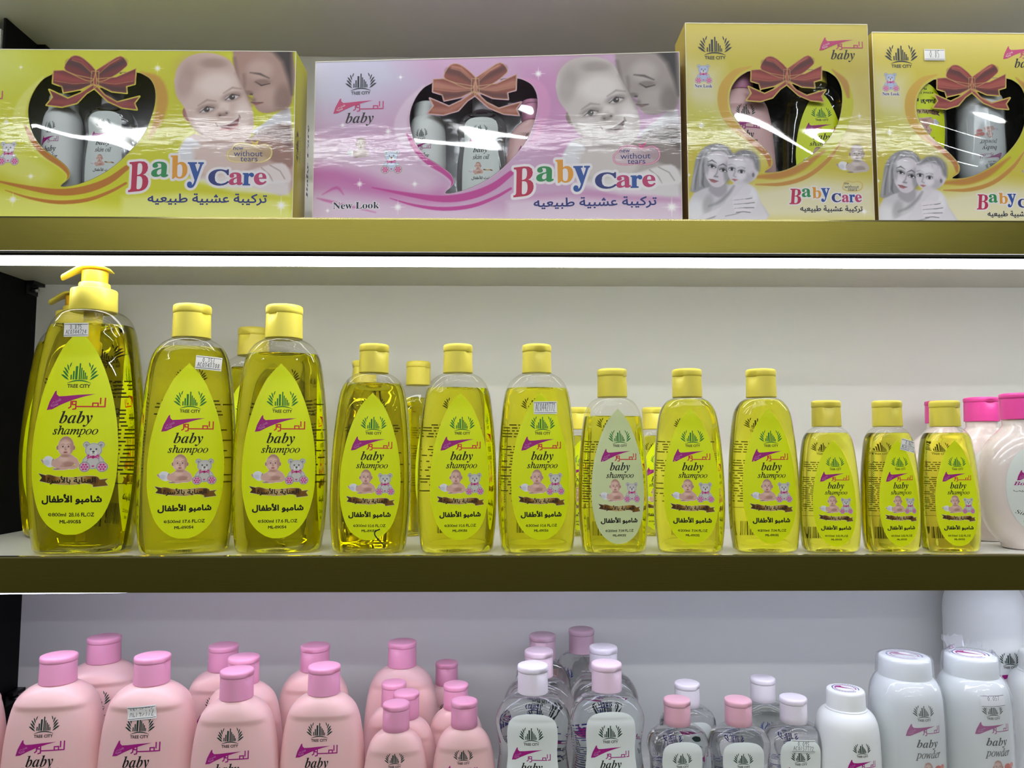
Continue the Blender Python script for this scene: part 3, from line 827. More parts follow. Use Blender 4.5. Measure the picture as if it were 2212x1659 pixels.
G5, G3, G2, G1 = 'large yellow shampoo bottles', 'medium yellow shampoo bottles', 'smaller yellow shampoo bottles', 'smallest yellow shampoo bottles'
shampoo('500', 405, 1000, .036, 'large flip-cap yellow shampoo bottle with price sticker, beside the pump bottle', 19, .955, -.6, group=G5, sticker=(('0.351', 'AC0343T08'), .38, .875, .024, .0135, -.06))
shampoo('500', 607, 1000, .038, 'large flip-cap yellow shampoo bottle without sticker in the front row', 11, .925, -2.3, group=G5)
shampoo('500', 541, 1000, .19, 'large yellow shampoo bottle standing behind the two front ones, against the wall', 4, .93, -2.0, group=G5)
shampoo('300', 800, 1000, .032, 'medium yellow shampoo bottle with a black pen tick near its base', 8, .94, -1.0, group=G3, pen=True, tilt=.012)
shampoo('300', 988, 1000, .032, 'medium yellow shampoo bottle without pen tick or price sticker', 11, .915, -.75, group=G3)
shampoo('300', 1160, 1000, .032, 'medium yellow shampoo bottle with a handwritten sticker above its logo', 8, .915, -1.5, group=G3, sticker=(('AC0442T72',), .12, .80, .0235, .0125, .02))
shampoo('300', 902, 1000, .192, 'medium yellow shampoo bottle at the back, showing between two front ones', 60, .91, -1.5, group=G3)
shampoo('300', 784, 1000, .186, 'medium yellow shampoo bottle at the back, mostly hidden behind the one with pen tick', -60, .93, -1.8, group=G3)
shampoo('200', 1324, 1000, .029, 'smaller yellow shampoo bottle with a pale greenish label', 9, .875, -.6, pale=True, group=G2)
shampoo('200', 1487, 1000, .029, 'smaller yellow shampoo bottle, middle of three, filled to the neck, label central', -5, .985, -2.3, group=G2)
shampoo('200', 1648, 1000, .029, 'smaller yellow shampoo bottle beside the smallest ones, rear logo showing left of its label', 2, .985, -2.6, group=G2)
shampoo('100', 1788, 1000, .026, 'smallest size yellow shampoo bottle without sticker, next to the smaller-size ones', -2, .95, -1.7, group=G1)
shampoo('100', 1920, 1000, .026, 'smallest size yellow shampoo bottle with a slanted price sticker', 7, .95, -1.5, group=G1, sticker=(('0.067', 'AC0127T72'), .42, .845, .0185, .0115, -.22))
shampoo('100', 2045, 1000, .026, 'smallest size yellow shampoo bottle in front of the pink body lotion bottles', 0, .95, -.9, group=G1)
shampoo('100', 1251, 1000, .17, 'small yellow shampoo bottle at the back, left of the pale-labelled one', 0, .94, -1.5, group=G1)
shampoo('100', 1414, 1000, .17, 'small yellow shampoo bottle at the back, right of the pale-labelled one', 0, .94, -1.5, group=G1)

# pump bottles --------------------------------------------------------------
PH_ = px_z(198, 630, .038)                       # shoulder collar reference
PUMP = {}
def build_pump():
    z_bot, z_col, z_top = px_z(206, 675, .038), px_z(206, 627, .038), px_z(206, 578, .038)
    hb, W, neck = z_bot+.001, .0540, .0205
    shp = [(.02, .84), (.10, .90), (.25, .97), (.37, 1), (.48, .99), (.60, .955), (.72, .905), (.82, .845), (.90, .775), (.955, .68), (.985, .55), (1, .40)]
    secs = bottle_sections(hb, W, neck, .57, shp); S = Surf(secs)
    PUMP.update(hb=hb, W=W, S=S, z_col=z_col)
    PUMP['body'], PUMP['shampoo'] = shell_parts(secs, hb, W, neck, .57, .935*hb)
    PUMP['front_label'] = label_art(.825*hb, ('800ml', '28.16'), 'ML-89055').build('front_label', LAB_MATS, S.mapper(z0=.078*hb), maxlen=.005)
    PUMP['rear_print'] = rear_print(hb, W, m_rear).build('rear_print', [m_rear], S.mapper(side=1, lift0=.00025), maxlen=.004)
    r = .0222; h = z_col-z_bot
    PUMP['collar'] = mesh('collar', *loft([(0, r*.98, r*.98, 2), (.0006, r, r, 2), (h*.93, r*.975, r*.975, 2), (h*.985, r*.95, r*.95, 2), (h, r*.90, r*.90, 2)], 64), [m_capy], smooth=True, sharp=40)
    q = (z_top-z_col); r2 = .0148
    PUMP['ring'] = mesh('ring', *loft([(0, r2, r2, 2), (q*.22, r2*.99, r2*.99, 2), (q*.27, r2*.95, r2*.95, 2), (q*.29, r2*.86, r2*.86, 2)], 48), [m_capy], smooth=True, sharp=40)
    r3 = .0122
    PUMP['stem'] = mesh('stem', *loft([(q*.20, r3, r3, 2), (q*.80, r3*1.01, r3*1.01, 2)], 48), [m_capo], smooth=True, sharp=40)
    # actuator: domed oval plate running out into a drooping nozzle, pointing along -x
    stn = [(.0168, .006, -.0022, .0012), (.0150, .0105, -.0009, .0022), (.0100, .0142, .0003, .003), (0, .0156, .0010, .0036), (-.009, .0138, .0006, .0040), (-.0145, .0108, -.0008, .0046), (-.0195, .0084, -.0036, .0052), (-.0250, .0068, -.0072, .0056), (-.0290, .0060, -.0098, .0056), (-.0300, .0052, -.0106, .0046)]
    V, F = [], []; N = 20
    for x, hw, zc, th in stn:
        for j in range(N):
            a = j*2*math.pi/N; c, s = math.cos(a), math.sin(a)
            V.append((x, hw*np.sign(c)*abs(c)**.8, zc+(th*.5)*np.sign(s)*abs(s)**.7))
    for i in range(len(stn)-1):
        for j in range(N):
            k = (j+1) % N; F.append((i*N+j, i*N+k, (i+1)*N+k, (i+1)*N+j))
    F.append(tuple(range(N-1, -1, -1))); F.append(tuple((len(stn)-1)*N+j for j in range(N)))
    PUMP['nozzle'] = mesh('nozzle', V, F, [m_capy], smooth=True, sharp=60)
    PUMP['zn'] = z_top-.0022
    tube = MB(); tube.add(loft([(.012, .0042, .0042, 2), (.60*hb, .0042, .0042, 2)], 20), smooth=True)
    tube.add(loft([(.60*hb, .006, .006, 2), (.70*hb, .0064, .0064, 2), (.71*hb, .0090, .0090, 2), (.80*hb, .0094, .0094, 2), (.81*hb, .0108, .0108, 2), (.86*hb, .0108, .0108, 2), (.87*hb, .0088, .0088, 2), (hb+.004, .0088, .0088, 2)], 28), smooth=True)
    PUMP['dip_tube'] = tube.mesh('dip_tube', [m_capy])
build_pump()
def pump(px, Y, label, rotz, head, sticker=None):
    p = un(px, 1000, Y); t = thing('pump_bottle', label, 'bottle', (p.x, Y, Z_MID+.0001), (0, 0, math.radians(rotz)), 'tall yellow pump bottles')
    obj('body', PUMP['body'], t, label='clear plastic body'); obj('shampoo', PUMP['shampoo'], t, label='yellow liquid')
    obj('front_label', PUMP['front_label'], t, label='lime yellow teardrop label'); obj('rear_print', PUMP['rear_print'], t); obj('dip_tube', PUMP['dip_tube'], t)
    obj('collar', PUMP['collar'], t, (0, 0, PUMP['hb']-.001)); h = obj('pump_head', PUMP['ring'], t, (0, 0, PUMP['z_col']), (0, 0, math.radians(head)))
    obj('stem', PUMP['stem'], h, label='orange tinted stem'); obj('nozzle', PUMP['nozzle'], h, (0, 0, PUMP['zn']-PUMP['z_col']))
    if sticker:
        lines, u, v, w, hh, r = sticker
        obj('price_sticker', sticker_art(lines, w, hh).build('price_sticker', [m_paper, m_pen], PUMP['S'].mapper(x0=u*PUMP['W'], z0=v*PUMP['hb'], rot=r, lift0=.0002), maxlen=.004), t, label='handwritten paper price sticker')
pump(188, .038, 'tall yellow pump shampoo bottle with price sticker at the shelf front', 3, 12, (('0.875', 'AC0344724'), -.06, .905, .0235, .0135, .02))
pump(151, .172, 'tall yellow pump shampoo bottle standing behind the stickered pump bottle', 0, 8)

# ------------------------------------------------------------------ lotion, oil and powder bottles
m_pink = mat('pink_lotion_plastic', '#eec4c2', 0.33, sss=0.3, sssr=(1, .45, .4), sss_scale=0.006)
m_pinkcap = mat('rose_cap_plastic', '#e9a2c2', 0.4, sss=0.3, sssr=(1, .35, .6), sss_scale=0.004)
m_hotpink = mat('bright_pink_cap_plastic', '#ee4fa8', 0.35, sss=0.25, sssr=(1, .2, .6), sss_scale=0.004)
m_frost = mat('frosted_white_cap_plastic', '#e6dfe6', 0.38, sss=0.4, sss_scale=0.004, sssr=(1, .9, .95))
m_palecap = mat('pale_pink_cap_plastic', '#e4ccd8', 0.38, sss=0.4, sss_scale=0.004, sssr=(1, .7, .8))
m_saltpink = mat('translucent_pink_cap_plastic', '#e6b4c1', 0.36, sss=0.35, sssr=(1, .4, .5), sss_scale=0.004)
m_palecap_shaded = mat('shaded_pale_pink_cap_plastic', '#cfaebd', 0.38, sss=0.4, sss_scale=0.004, sssr=(1, .7, .8))  # darker copy of the pale pink cap, shadow put into its colour
m_whitep = mat('white_bottle_plastic', '#e9ece8', 0.36, sss=0.25, sssr=(1, 1, 1), sss_scale=0.004)
m_blush = mat('blush_lotion_plastic', '#e8dcd8', 0.18, coat=0.5, sss=0.3, sssr=(1, .7, .6), sss_scale=0.008)
m_oilb = film_mat('clear_oil_plastic', '#fdfdfd', 1.45, 0.02)
m_oil = clear_mat('clear_baby_oil', '#ffffff', 1.30)
m_dgreen = mat('dark_green_ink', '#16352c', 0.5)
m_blue = mat('blue_ink', '#23268f', 0.5)
m_wrap = film_mat('clear_shrink_wrap', '#f6f8fa', 1.45, 0.08, haze=0.16)
PR_MATS = [m_dgreen, m_black_ink, m_mag, m_red, m_white_ink, m_photo, m_labw]

def lotion_print(k, second='Baby Lotion', top=0):
    """print of the pink bottles; origin = top of the shoulder, k = metres per close-up pixel"""
    A = Art(); B = lambda x0, y0, x1, y1: ((x0-1150)*k, (1000-y1)*k, (x1-1150)*k, (1000-y0)*k)
    city_mark(A, 0, (1000-1352)*k, 210*k, 0, 1, 1)
    x0, y0, x1, y1 = B(962, 1413, 1240, 1525); swoosh_mark(A, x0, x1, y0, y1, 2, 4, 1)
    x0, y0, x1, y1 = B(1098, 1432, 1296, 1508); name_mark(A, x0, x1, y0, y1, 2, 1)
    A.text(math_italic('baby', True), B(1040, 1520, 1226, 1622), 1, 1, shear=.06)
    A.text(math_italic(second, True), B(1000, 1602, 1262, 1645), 1, 1, shear=.08)
    return A
def powder_print(k):
    A = Art(); B = lambda x0, y0, x1, y1: ((x0-1075)*k, (1215-y1)*k, (x1-1075)*k, (1215-y0)*k)
    city_mark(A, 0, 0, 185*k, 0, 1, 1)
    x0, y0, x1, y1 = B(930, 1280, 1168, 1385); swoosh_mark(A, x0, x1, y0, y1, 2, 4, 1)
    x0, y0, x1, y1 = B(1056, 1300, 1214, 1372); name_mark(A, x0, x1, y0, y1, 2, 1, .7)
    A.text(math_italic('baby', True), B(1003, 1404, 1188, 1488), 1, 1, shear=.06)
    A.text(math_italic('powder'), B(992, 1492, 1212, 1576), 1, 1, shear=.1, bold=1.5*k)
    P = Paint(-135*k, -560*k, 190*k, -370*k, .0005); draw_crawling_baby(P, -110*k, -545*k, 190*k)
    S = Sub(P, 70*k, -520*k, 110*k)
    S.blob(.35, .8, .3, .25, (222, 96, 72), soft=.1, cover=True); S.blob(.8, .85, .22, .2, (232, 130, 104), soft=.1, cover=True); S.blob(.6, .4, .34, .3, (214, 80, 62), soft=.1, cover=True)
    S.line([(.3, .45), (.6, .55), (.95, .4)], .07, (245, 225, 215), soft=.02, cover=True)
    A.paint(P, 5, 1)
    return A
def oil_label(k, zlo, half_top, second='skin oil'):
    """white waisted label; origin = cap seat, k = metres per close-up pixel (455 = centre)"""
    A = Art(); B = lambda x0, y0, x1, y1: ((x0-455)*k, (885-y1)*k, (x1-455)*k, (885-y0)*k)
    prof = [(1095, .05), (1097, .26), (1104, .46), (1120, .67), (1150, .84), (1190, .94), (1250, .99), (1350, 1.0), (1450, .97), (1560, .99), (1700, 1.05), (1900, 1.10), (2100, 1.12)]
    prof = [(y, w*half_top) for y, w in prof]; zb = -zlo
    hp = spline([((885-y)*k, w*k) for y, w in prof], 3); hp = [q for q in hp if q[0] > zb+.012]
    w = hp[-1][1]; hp += [(zb+.010, w), (zb+.006, w*.97), (zb+.003, w*.88), (zb+.0015, w*.7)]
    n = 10; V = [(x*u, v) for v, u in hp for x in np.linspace(-1, 1, n+1)]
    F = [(i*(n+1)+j, (i+1)*(n+1)+j, (i+1)*(n+1)+j+1, i*(n+1)+j+1) for i in range(len(hp)-1) for j in range(n)]
    A._tri(V, F, 6, 1)
    city_mark(A, -10*k, (885-1338)*k, 250*k, 0, 2, 1)
    x0, y0, x1, y1 = B(250, 1415, 560, 1540); swoosh_mark(A, x0, x1, y0, y1, 2, 4)
    x0, y0, x1, y1 = B(400, 1480, 636, 1552); name_mark(A, x0, x1, y0, y1, 2)
    A.text(math_italic('baby', True), B(340, 1560, 556, 1660), 1, shear=.06)
    A.text(math_italic(second), B(335, 1672, 580, 1745), 1, shear=.08, bold=2*k)
    P = Paint(-190*k, -1130*k, 190*k, -870*k, .0005); draw_crawling_baby(P, -180*k, -1090*k, 210*k); draw_ribbon(P, 30*k, -1040*k, 150*k)
    if -1100*k > zb: A.paint(P, 5, 2); A.text(arabic('زيت للأطفال'), B(320, 2000, 590, 2060), 1, bold=3*k) if -1200*k > zb+.004 else None
    return A
def profile(rows, hb, ratio, neck, n=2.5):
    """rows (depth below the shoulder top, half width) from the neck down; ratio = depth/width"""
    r = [(0, neck)]+list(rows); P = spline(r, 4); out = []; wm = max(q[1] for q in r)
    for d, w in P[::-1]:
        if ratio > .98: hd = w
        else:
            hd = neck*.97+(ratio*wm-neck*.97)*(1-math.exp(-d/.0085))
            if d > .02: hd *= 1-(1-w/wm)*.5
            hd = min(hd, w)
        out.append((hb-d, w, hd, float(np.interp(d, [0, .004, .015], [2, 2.1, n]))))
    return out
def solid_body(name, secs, hb, neck, m, up=.005):
    w, d = secs[0][1], secs[0][2]; z = secs[0][0]
    foot = [(0, w*.90, d*.88, secs[0][3]), (.0012, w*.965, d*.955, secs[0][3]), (.004, w*.99, d*.985, secs[0][3])]
    q = foot+[s for s in secs if s[0] > .006]+[(hb+up, neck*.98, neck*.98, 2)]
    return mesh(name, *loft(q, 64), [m], smooth=True, sharp=60)

KIND = {}
def lotion_kind(key, H, W, hd, capr, caph, k):
    hb = H-caph; s = W/.0515*1.0
    rows = [(.0012, .0212*s), (.0030, .0258*s), (.0058, .0308*s), (.0100, .0357*s), (.0160, .0400*s), (.027, .0443*s), (.050, .0486*s), (.087, .0515*s), (.115, .0515*s)]
    rows = [r for r in rows if r[0] < hb-.012]+[(hb, .050*s)]
    secs = profile(rows, hb, hd/W, capr*.93); S = Surf(secs)
    KIND[key] = dict(H=H, hb=hb, W=W, S=S, body=solid_body('body', secs, hb, capr*.9, m_pink), capr=capr, caph=caph,
                     pr=lotion_print(k).build('front_print', PR_MATS, S.mapper(z0=hb+65*k), maxlen=.005), caps={})
lotion_kind('A', .1752, .0472, .027, .0171, .0268, .0001342)
lotion_kind('B', .1659, .0424, .0210, .0159, .0268, .0001200)
lotion_kind('S', .1331, .0335, .0163, .0131, .0250, .0000930)
def cap_of(T, m, notch, taper=.975, lid=.22):
    q = (m.name, notch)
    if q not in T['caps']: T['caps'][q] = flip_cap(T['capr'], T['caph'], m, taper, lid, notch)
    return T['caps'][q]
def low_at(px, py, H, Y=None):
    """where a thing of height H on the lowest shelf stands, from the centre of its cap top"""
    d = ray(px, py)
    if Y is None:
        p = CAM+d*((Z_LOW+H-CAM.z)/d.z); return p.x, p.y
    return (CAM+d*((Y+CAM_D)/d.y)).x, Y
def lotion(key, px, py, label, rotz=0.0, Y=None, notch=-.6, sticker=None, group=None, tilt=0.0):
    T = KIND[key]; x, y = low_at(px, py, T['H'], Y)
    t = thing('lotion_bottle', label, 'bottle', (x, y, Z_LOW+.0001), (0, tilt, math.radians(rotz)), group)
    obj('body', T['body'], t); c, l = cap_of(T, m_pinkcap, notch)
    co = obj('cap', c, t, (0, 0, T['hb']), label='deeper pink cap'); obj('lid', l, co); obj('front_print', T['pr'], t)
    if sticker:
        lines, u, v, w, h, r = sticker
        obj('price_sticker', sticker_art(lines, w, h).build('price_sticker', [m_paper, m_pen], T['S'].mapper(x0=u, z0=T['hb']-v, rot=r, lift0=.0006), maxlen=.004), t, label='handwritten paper price sticker')
    return t
GL, GM, GS = 'large pink lotion bottles', 'medium pink lotion bottles', 'small pink lotion bottles'
lotion('A', -86, 1414, 'large pink lotion bottle at the shelf end, only its side showing', 2, Y=.052, group=GL)
lotion('A', 128, 1413, 'large pink lotion bottle without sticker, nearest the black panel in full view', 6, notch=2.4, group=GL)
lotion('A', 330, 1414, 'large pink lotion bottle with a handwritten price sticker', 3, notch=-.1, sticker=(('AC143T72',), .0012, .0215, .0265, .0128, .07), group=GL)
lotion('A', 226, 1374, 'large pink lotion bottle in the second row behind the stickered one', 14, notch=1.2, group=GL)
lotion('B', 514, 1440, 'medium pink lotion bottle standing in front of two others', 4, Y=.032, notch=-.4, group=GM, tilt=-.004)
lotion('B', 527, 1420, 'medium pink lotion bottle in the middle of a file of three', 4, Y=.079, notch=-.2, group=GM)
lotion('B', 483, 1404, 'medium pink lotion bottle at the rear of a file of three', 4, Y=.125, notch=2.6, group=GM)
lotion('B', 701, 1436, 'medium pink lotion bottle in the front row with one bottle behind it', 2, Y=.045, notch=-.5, group=GM)
lotion('B', 681, 1392, 'medium pink lotion bottle behind the front one, notch showing on its cap', 3, notch=-1.9, group=GM)
lotion('B', 869, 1387, 'medium pink lotion bottle standing behind the small pink ones', 0, Y=.137, notch=-1.9, group=GM)
lotion('S', 856, 1517, 'small pink lotion bottle at the front, two more in file behind it', 4, Y=.033, notch=-2.4, group=GS)
lotion('S', 878, 1492, 'small pink lotion bottle in the middle of its file of three', 4, Y=.0657, notch=-.4, group=GS)
lotion('S', 851, 1475, 'small pink lotion bottle at the rear of its file of three', 4, Y=.0985, notch=2.0, group=GS)
lotion('S', 1003, 1511, 'small pink lotion bottle at the front beside the clear oil bottles', 0, Y=.04, notch=-1.4, group=GS)
lotion('S', 985, 1476, 'small pink lotion bottle directly behind the front one beside the oil bottles', 0, notch=-.2, group=GS)
lotion('S', 965, 1429, 'small pink lotion bottle with darker cap against the back wall', 8, notch=-1.8, group=GS)

def oil_kind(key, H, W, capr, caph, rows, k, half, hd):
    hb = H-caph; neck = capr*.9
    rows = [(d, w) for d, w in rows if d < hb-.01]+[(hb, W*.94)]
    secs = profile(rows, hb, hd/W, neck, 2.8); S = Surf(secs)
    secs = [s for s in secs if s[0] > .003]
    b, l = shell_parts(secs, hb, W, neck, hd/W, hb-.006)
    b.materials[0] = m_oilb; l.materials[0] = m_oil; l.name = 'baby_oil'
    KIND[key] = dict(H=H, hb=hb, W=W, S=S, body=b, liq=l, capr=capr, caph=caph, caps={},
                     lab=oil_label(k, hb+60*k, half).build('front_label', PR_MATS, S.mapper(z0=hb+60*k), maxlen=.005),
                     rear=rear_print(hb, W*.92, m_blue, False, (hb-.0245)/hb, .60).build('rear_print', [m_blue], S.mapper(side=1, lift0=.0002), maxlen=.004))
oil_kind('O', .1673, .0367, .0150, .0272, [(.001, .0190), (.0035, .0232), (.0085, .0290), (.016, .0338), (.0237, .0365), (.030, .0367), (.040, .0348), (.050, .0334), (.060, .0338), (.075, .0358), (.10, .037)], .0000966, 252, .0225)
oil_kind('o', .1327, .0300, .0131, .0245, [(.0008, .0165), (.0035, .0215), (.0078, .0265), (.0135, .0294), (.021, .0300), (.029, .0280), (.034, .0274), (.044, .0270), (.06, .028), (.08, .029)], .0000790, 252, .019)
def oil(key, px, py, label, m, rotz=0.0, Y=None, notch=-.8, group=None, sticker=None):
    T = KIND[key]; x, y = low_at(px, py, T['H'], Y)
    t = thing('oil_bottle', label, 'bottle', (x, y, Z_LOW+.0001), (0, 0, math.radians(rotz)), group)
    obj('body', T['body'], t, label='clear plastic body'); obj('baby_oil', T['liq'], t, label='clear oil')
    c, l = cap_of(T, m, notch, .99, .24); co = obj('cap', c, t, (0, 0, T['hb'])); obj('lid', l, co)
    obj('front_label', T['lab'], t, label='white waisted label'); obj('rear_print', T['rear'], t, label='blue print on the back')
    if sticker:
        lines, u, v, w, h, r = sticker
        obj('price_sticker', sticker_art(lines, w, h).build('price_sticker', [m_labw, m_pen], T['S'].mapper(x0=u, z0=T['hb']-v, rot=r, lift0=.0006), maxlen=.004), t, label='pale handwritten price sticker')
GO, Go = 'large clear oil bottles', 'small clear oil bottles'
oil('O', 1151, 1434, 'large clear oil bottle with pale cap, at the front beside the small pink lotions', m_frost, -4, Y=.04, group=GO)
oil('O', 1164, 1403, 'large clear oil bottle with pale cap, second in its file', m_palecap, 0, group=GO)
oil('O', 1172, 1368, 'large clear oil bottle with pale pink cap coloured as in shade, last in its file', m_palecap_shaded, -55, Y=.160, group=GO)
oil('O', 1310, 1430, 'large clear oil bottle with pale pink cap, front of the second file', m_palecap, 3, group=GO)
oil('O', 1303, 1395, 'large clear oil bottle with white cap, behind the pale pink capped one', m_frost, 0, group=GO)
oil('O', 1256, 1358, 'large clear oil bottle with pale pink cap coloured as in shade, standing highest against the wall', m_palecap_shaded, 125, Y=.186, group=GO)
oil('o', 1462, 1508, 'small clear oil bottle with pink cap, next to the large oil bottles', m_saltpink, 4, group=Go)
oil('o', 1594, 1509, 'small clear oil bottle with pink cap, middle of the front three', m_saltpink, -2, Y=.041, group=Go)
oil('o', 1713, 1504, 'small clear oil bottle with white cap and a handwritten sticker', m_frost, 0, group=Go, sticker=(('0.095', 'AC0157T72'), .002, .0175, .0235, .0115, -.04))
oil('o', 1484, 1473, 'small clear oil bottle with white cap, behind the first pink-capped one', m_frost, 12, group=Go)
oil('o', 1647, 1462, 'small clear oil bottle with white cap turned backwards, against the wall', m_frost, 175, group=Go)

# powder ---------------------------------------------------------------------
def powder_kind(key, H, R, capr, caph, rows, k, drop, flange):
    hb = H-caph; secs = profile(rows+[(hb, R*.985)], hb, 1.0, capr*.97, 2.0); S = Surf(secs)
    N = 72; q = []
    if flange: q += [(-.0018, capr*1.02, capr*1.02, 2), (-.0012, capr*1.07, capr*1.07, 2), (.0004, capr*1.07, capr*1.07, 2), (.0012, capr*1.0, capr*1.0, 2)]
    else: q += [(-.0005, capr*1.0, capr*1.0, 2)]
    q += [(caph*.15, capr*.995, capr*.995, 2), (caph*.82, capr*.975, capr*.975, 2), (caph*.93, capr*.955, capr*.955, 2), (caph*.985, capr*.90, capr*.90, 2), (caph, capr*.84, capr*.84, 2)]
    V, F = loft(q, N)
    V = [(x*(1-.012*(i % 2) if (flange and z > .002 and z < caph*.8) else x), y*(1-.012*(i % 2)) if (flange and z > .002 and z < caph*.8) else y, z) for i, (x, y, z) in enumerate(V)] if False else V
    A = Art(); r = capr*.72
    swoosh_mark(A, -r*.75, r*.75, -r*.25, r*.3, 2)
    for rr in (.92, .72):
        a = .3
        while a < 6.0:
            l = random.uniform(.08, .2); A.stroke([(r*rr*math.cos(t), r*rr*math.sin(t)) for t in np.linspace(a, a+l, 4)], r*.07, 7 if rr > .8 else 2, 1); a += l+.09
    KIND[key] = dict(H=H, hb=hb, W=R, S=S, body=solid_body('body', secs, hb, capr*.95, m_whitep), cap=mesh('cap', V, F, [m_whitep], smooth=True, sharp=50),
                     pr=powder_print(k).build('front_print', PR_MATS, S.mapper(z0=hb-drop), maxlen=.005), secs=secs, capr=capr, caph=caph,
                     seal=A.build('seal', PR_MATS+[m_blue], lambda V, h: np.stack([V[:, 0], V[:, 1], h+.0001], 1)))
powder_kind('p', .1421, .0308, .0185, .0185, [(.001, .0208), (.004, .0242), (.009, .0272), (.0165, .0292), (.03, .0302), (.06, .0308)], .0000965, .0325, True)
powder_kind('P', .1703, .0340, .0248, .0195, [(.0015, .0262), (.006, .0290), (.0125, .0316), (.022, .0332), (.04, .0338), (.07, .0340)], .0001159, .0300, False)
powder_kind('X', .242, .0440, .0240, .0180, [(.002, .0270), (.008, .0345), (.018, .0404), (.03, .0432), (.042, .0440), (.08, .044)], .000135, .0880, False)
def wrap_mesh(T, seed, torn):
    """loose clear film round body and cap, crumpled"""
    rnd = np.random.RandomState(seed); N = 110
    prof = [(s[0], s[1]) for s in T['secs'] if s[0] > .01][::2]
    hb, r, c = T['hb'], T['capr'], T['caph']
    prof += [(hb+.002, r*1.02), (hb+c*.3, r*1.01), (hb+c*.6, r*1.01), (hb+c*.85, r*1.0), (hb+c*.99, r*.95), (hb+c+.0006, r*.80)]
    if not torn: prof += [(hb+c+.0007, r*.5), (hb+c+.0007, r*.2)]
    V, F = [], []
    ph = rnd.rand(8)*6.28; fr = rnd.randint(3, 13, 8); fz = rnd.uniform(60, 260, 8)
    for z, w in prof:
        for j in range(N):
            a = j*2*math.pi/N; d = sum(math.sin(fr[i]*a+fz[i]*z+ph[i]) for i in range(8))/8
            q = w+.0011+.0014*abs(d)+(.0006*rnd.rand())
            if w < r*.9: V.append((w*math.cos(a), w*math.sin(a), z+.0008+.0012*abs(d)))
            else: V.append((q*math.cos(a), q*math.sin(a), z))
    for i in range(len(prof)-1):
        for j in range(N):
            k = (j+1) % N; F.append((i*N+j, i*N+k, (i+1)*N+k, (i+1)*N+j))
    if torn:
        # torn flaps standing up from the rim
        for a0, a1, hh, lean in ((.3, 1.2, .010, .2), (1.25, 2.2, .013, -.5), (2.3, 3.2, .007, .3), (5.6, 6.2, .005, .1)):
            m = 10; b = len(V)
            for row in range(4):
                for j in range(m+1):
                    a = a0+(a1-a0)*j/m; t = row/3
                    rr = r*.86*(1-lean*t*.9)+.002*math.sin(j*2.1+row*1.7); V.append((rr*math.cos(a), rr*math.sin(a), hb+c+.0008+hh*t*(.6+.4*abs(math.sin(j*1.9+seed)))))
            for row in range(3):
                for j in range(m): F.append((b+row*(m+1)+j, b+row*(m+1)+j+1, b+(row+1)*(m+1)+j+1, b+(row+1)*(m+1)+j))
    return mesh('shrink_wrap', V, F, [m_wrap], smooth=True)
def powder(key, px, py, label, rotz=0.0, Y=None, wrap=None, seal=False, sticker=None, x=None):
    T = KIND[key]
    if x is None: x, y = low_at(px, py, T['H'], Y)
    else: y = Y
    t = thing('powder_bottle', label, 'bottle', (x, y, Z_LOW+.0001), (0, 0, math.radians(rotz)), 'white powder bottles')
    obj('body', T['body'], t); c = obj('cap', T['cap'], t, (0, 0, T['hb']))
    if seal: obj('seal', T['seal'], c, (0, 0, T['caph']), (0, 0, -.9), label='round printed seal on the cap')
    obj('front_print', T['pr'], t)
    if wrap: obj('shrink_wrap', wrap_mesh(T, *wrap), t, label='crumpled clear plastic film')
    if sticker:
        lines, u, v, w, h, r = sticker
        obj('price_sticker', sticker_art(lines, w, h).build('price_sticker', [m_paper, m_pen], T['S'].mapper(x0=u, z0=T['hb']-v, rot=r, lift0=.0006), maxlen=.004), t, label='handwritten price sticker')
    return t
powder('p', 1826, 1487, 'small white powder bottle with a printed seal on its cap, beside the oil bottles', 2, Y=.04, seal=True)
powder('P', 1953, 1415, 'large white powder bottle in film, without a sticker', 0, Y=.055, wrap=(3, False), seal=True)
powder('P', 2096, 1412, 'large white powder bottle with torn film on its cap and a price sticker', 0, wrap=(8, True), seal=True, sticker=(('0.057', ' '), .001, .0175, .0240, .0115, .02))
powder('p', 2244, 1410, 'small white powder bottle cut off by the right picture edge', 0, Y=.118).scale = (1.08, 1.08, 1.1)
powder('X', 0, 0, 'tallest white powder bottle with domed shoulders, against the wall', 0, Y=.188, x=un(2126, 1340, .188).x)

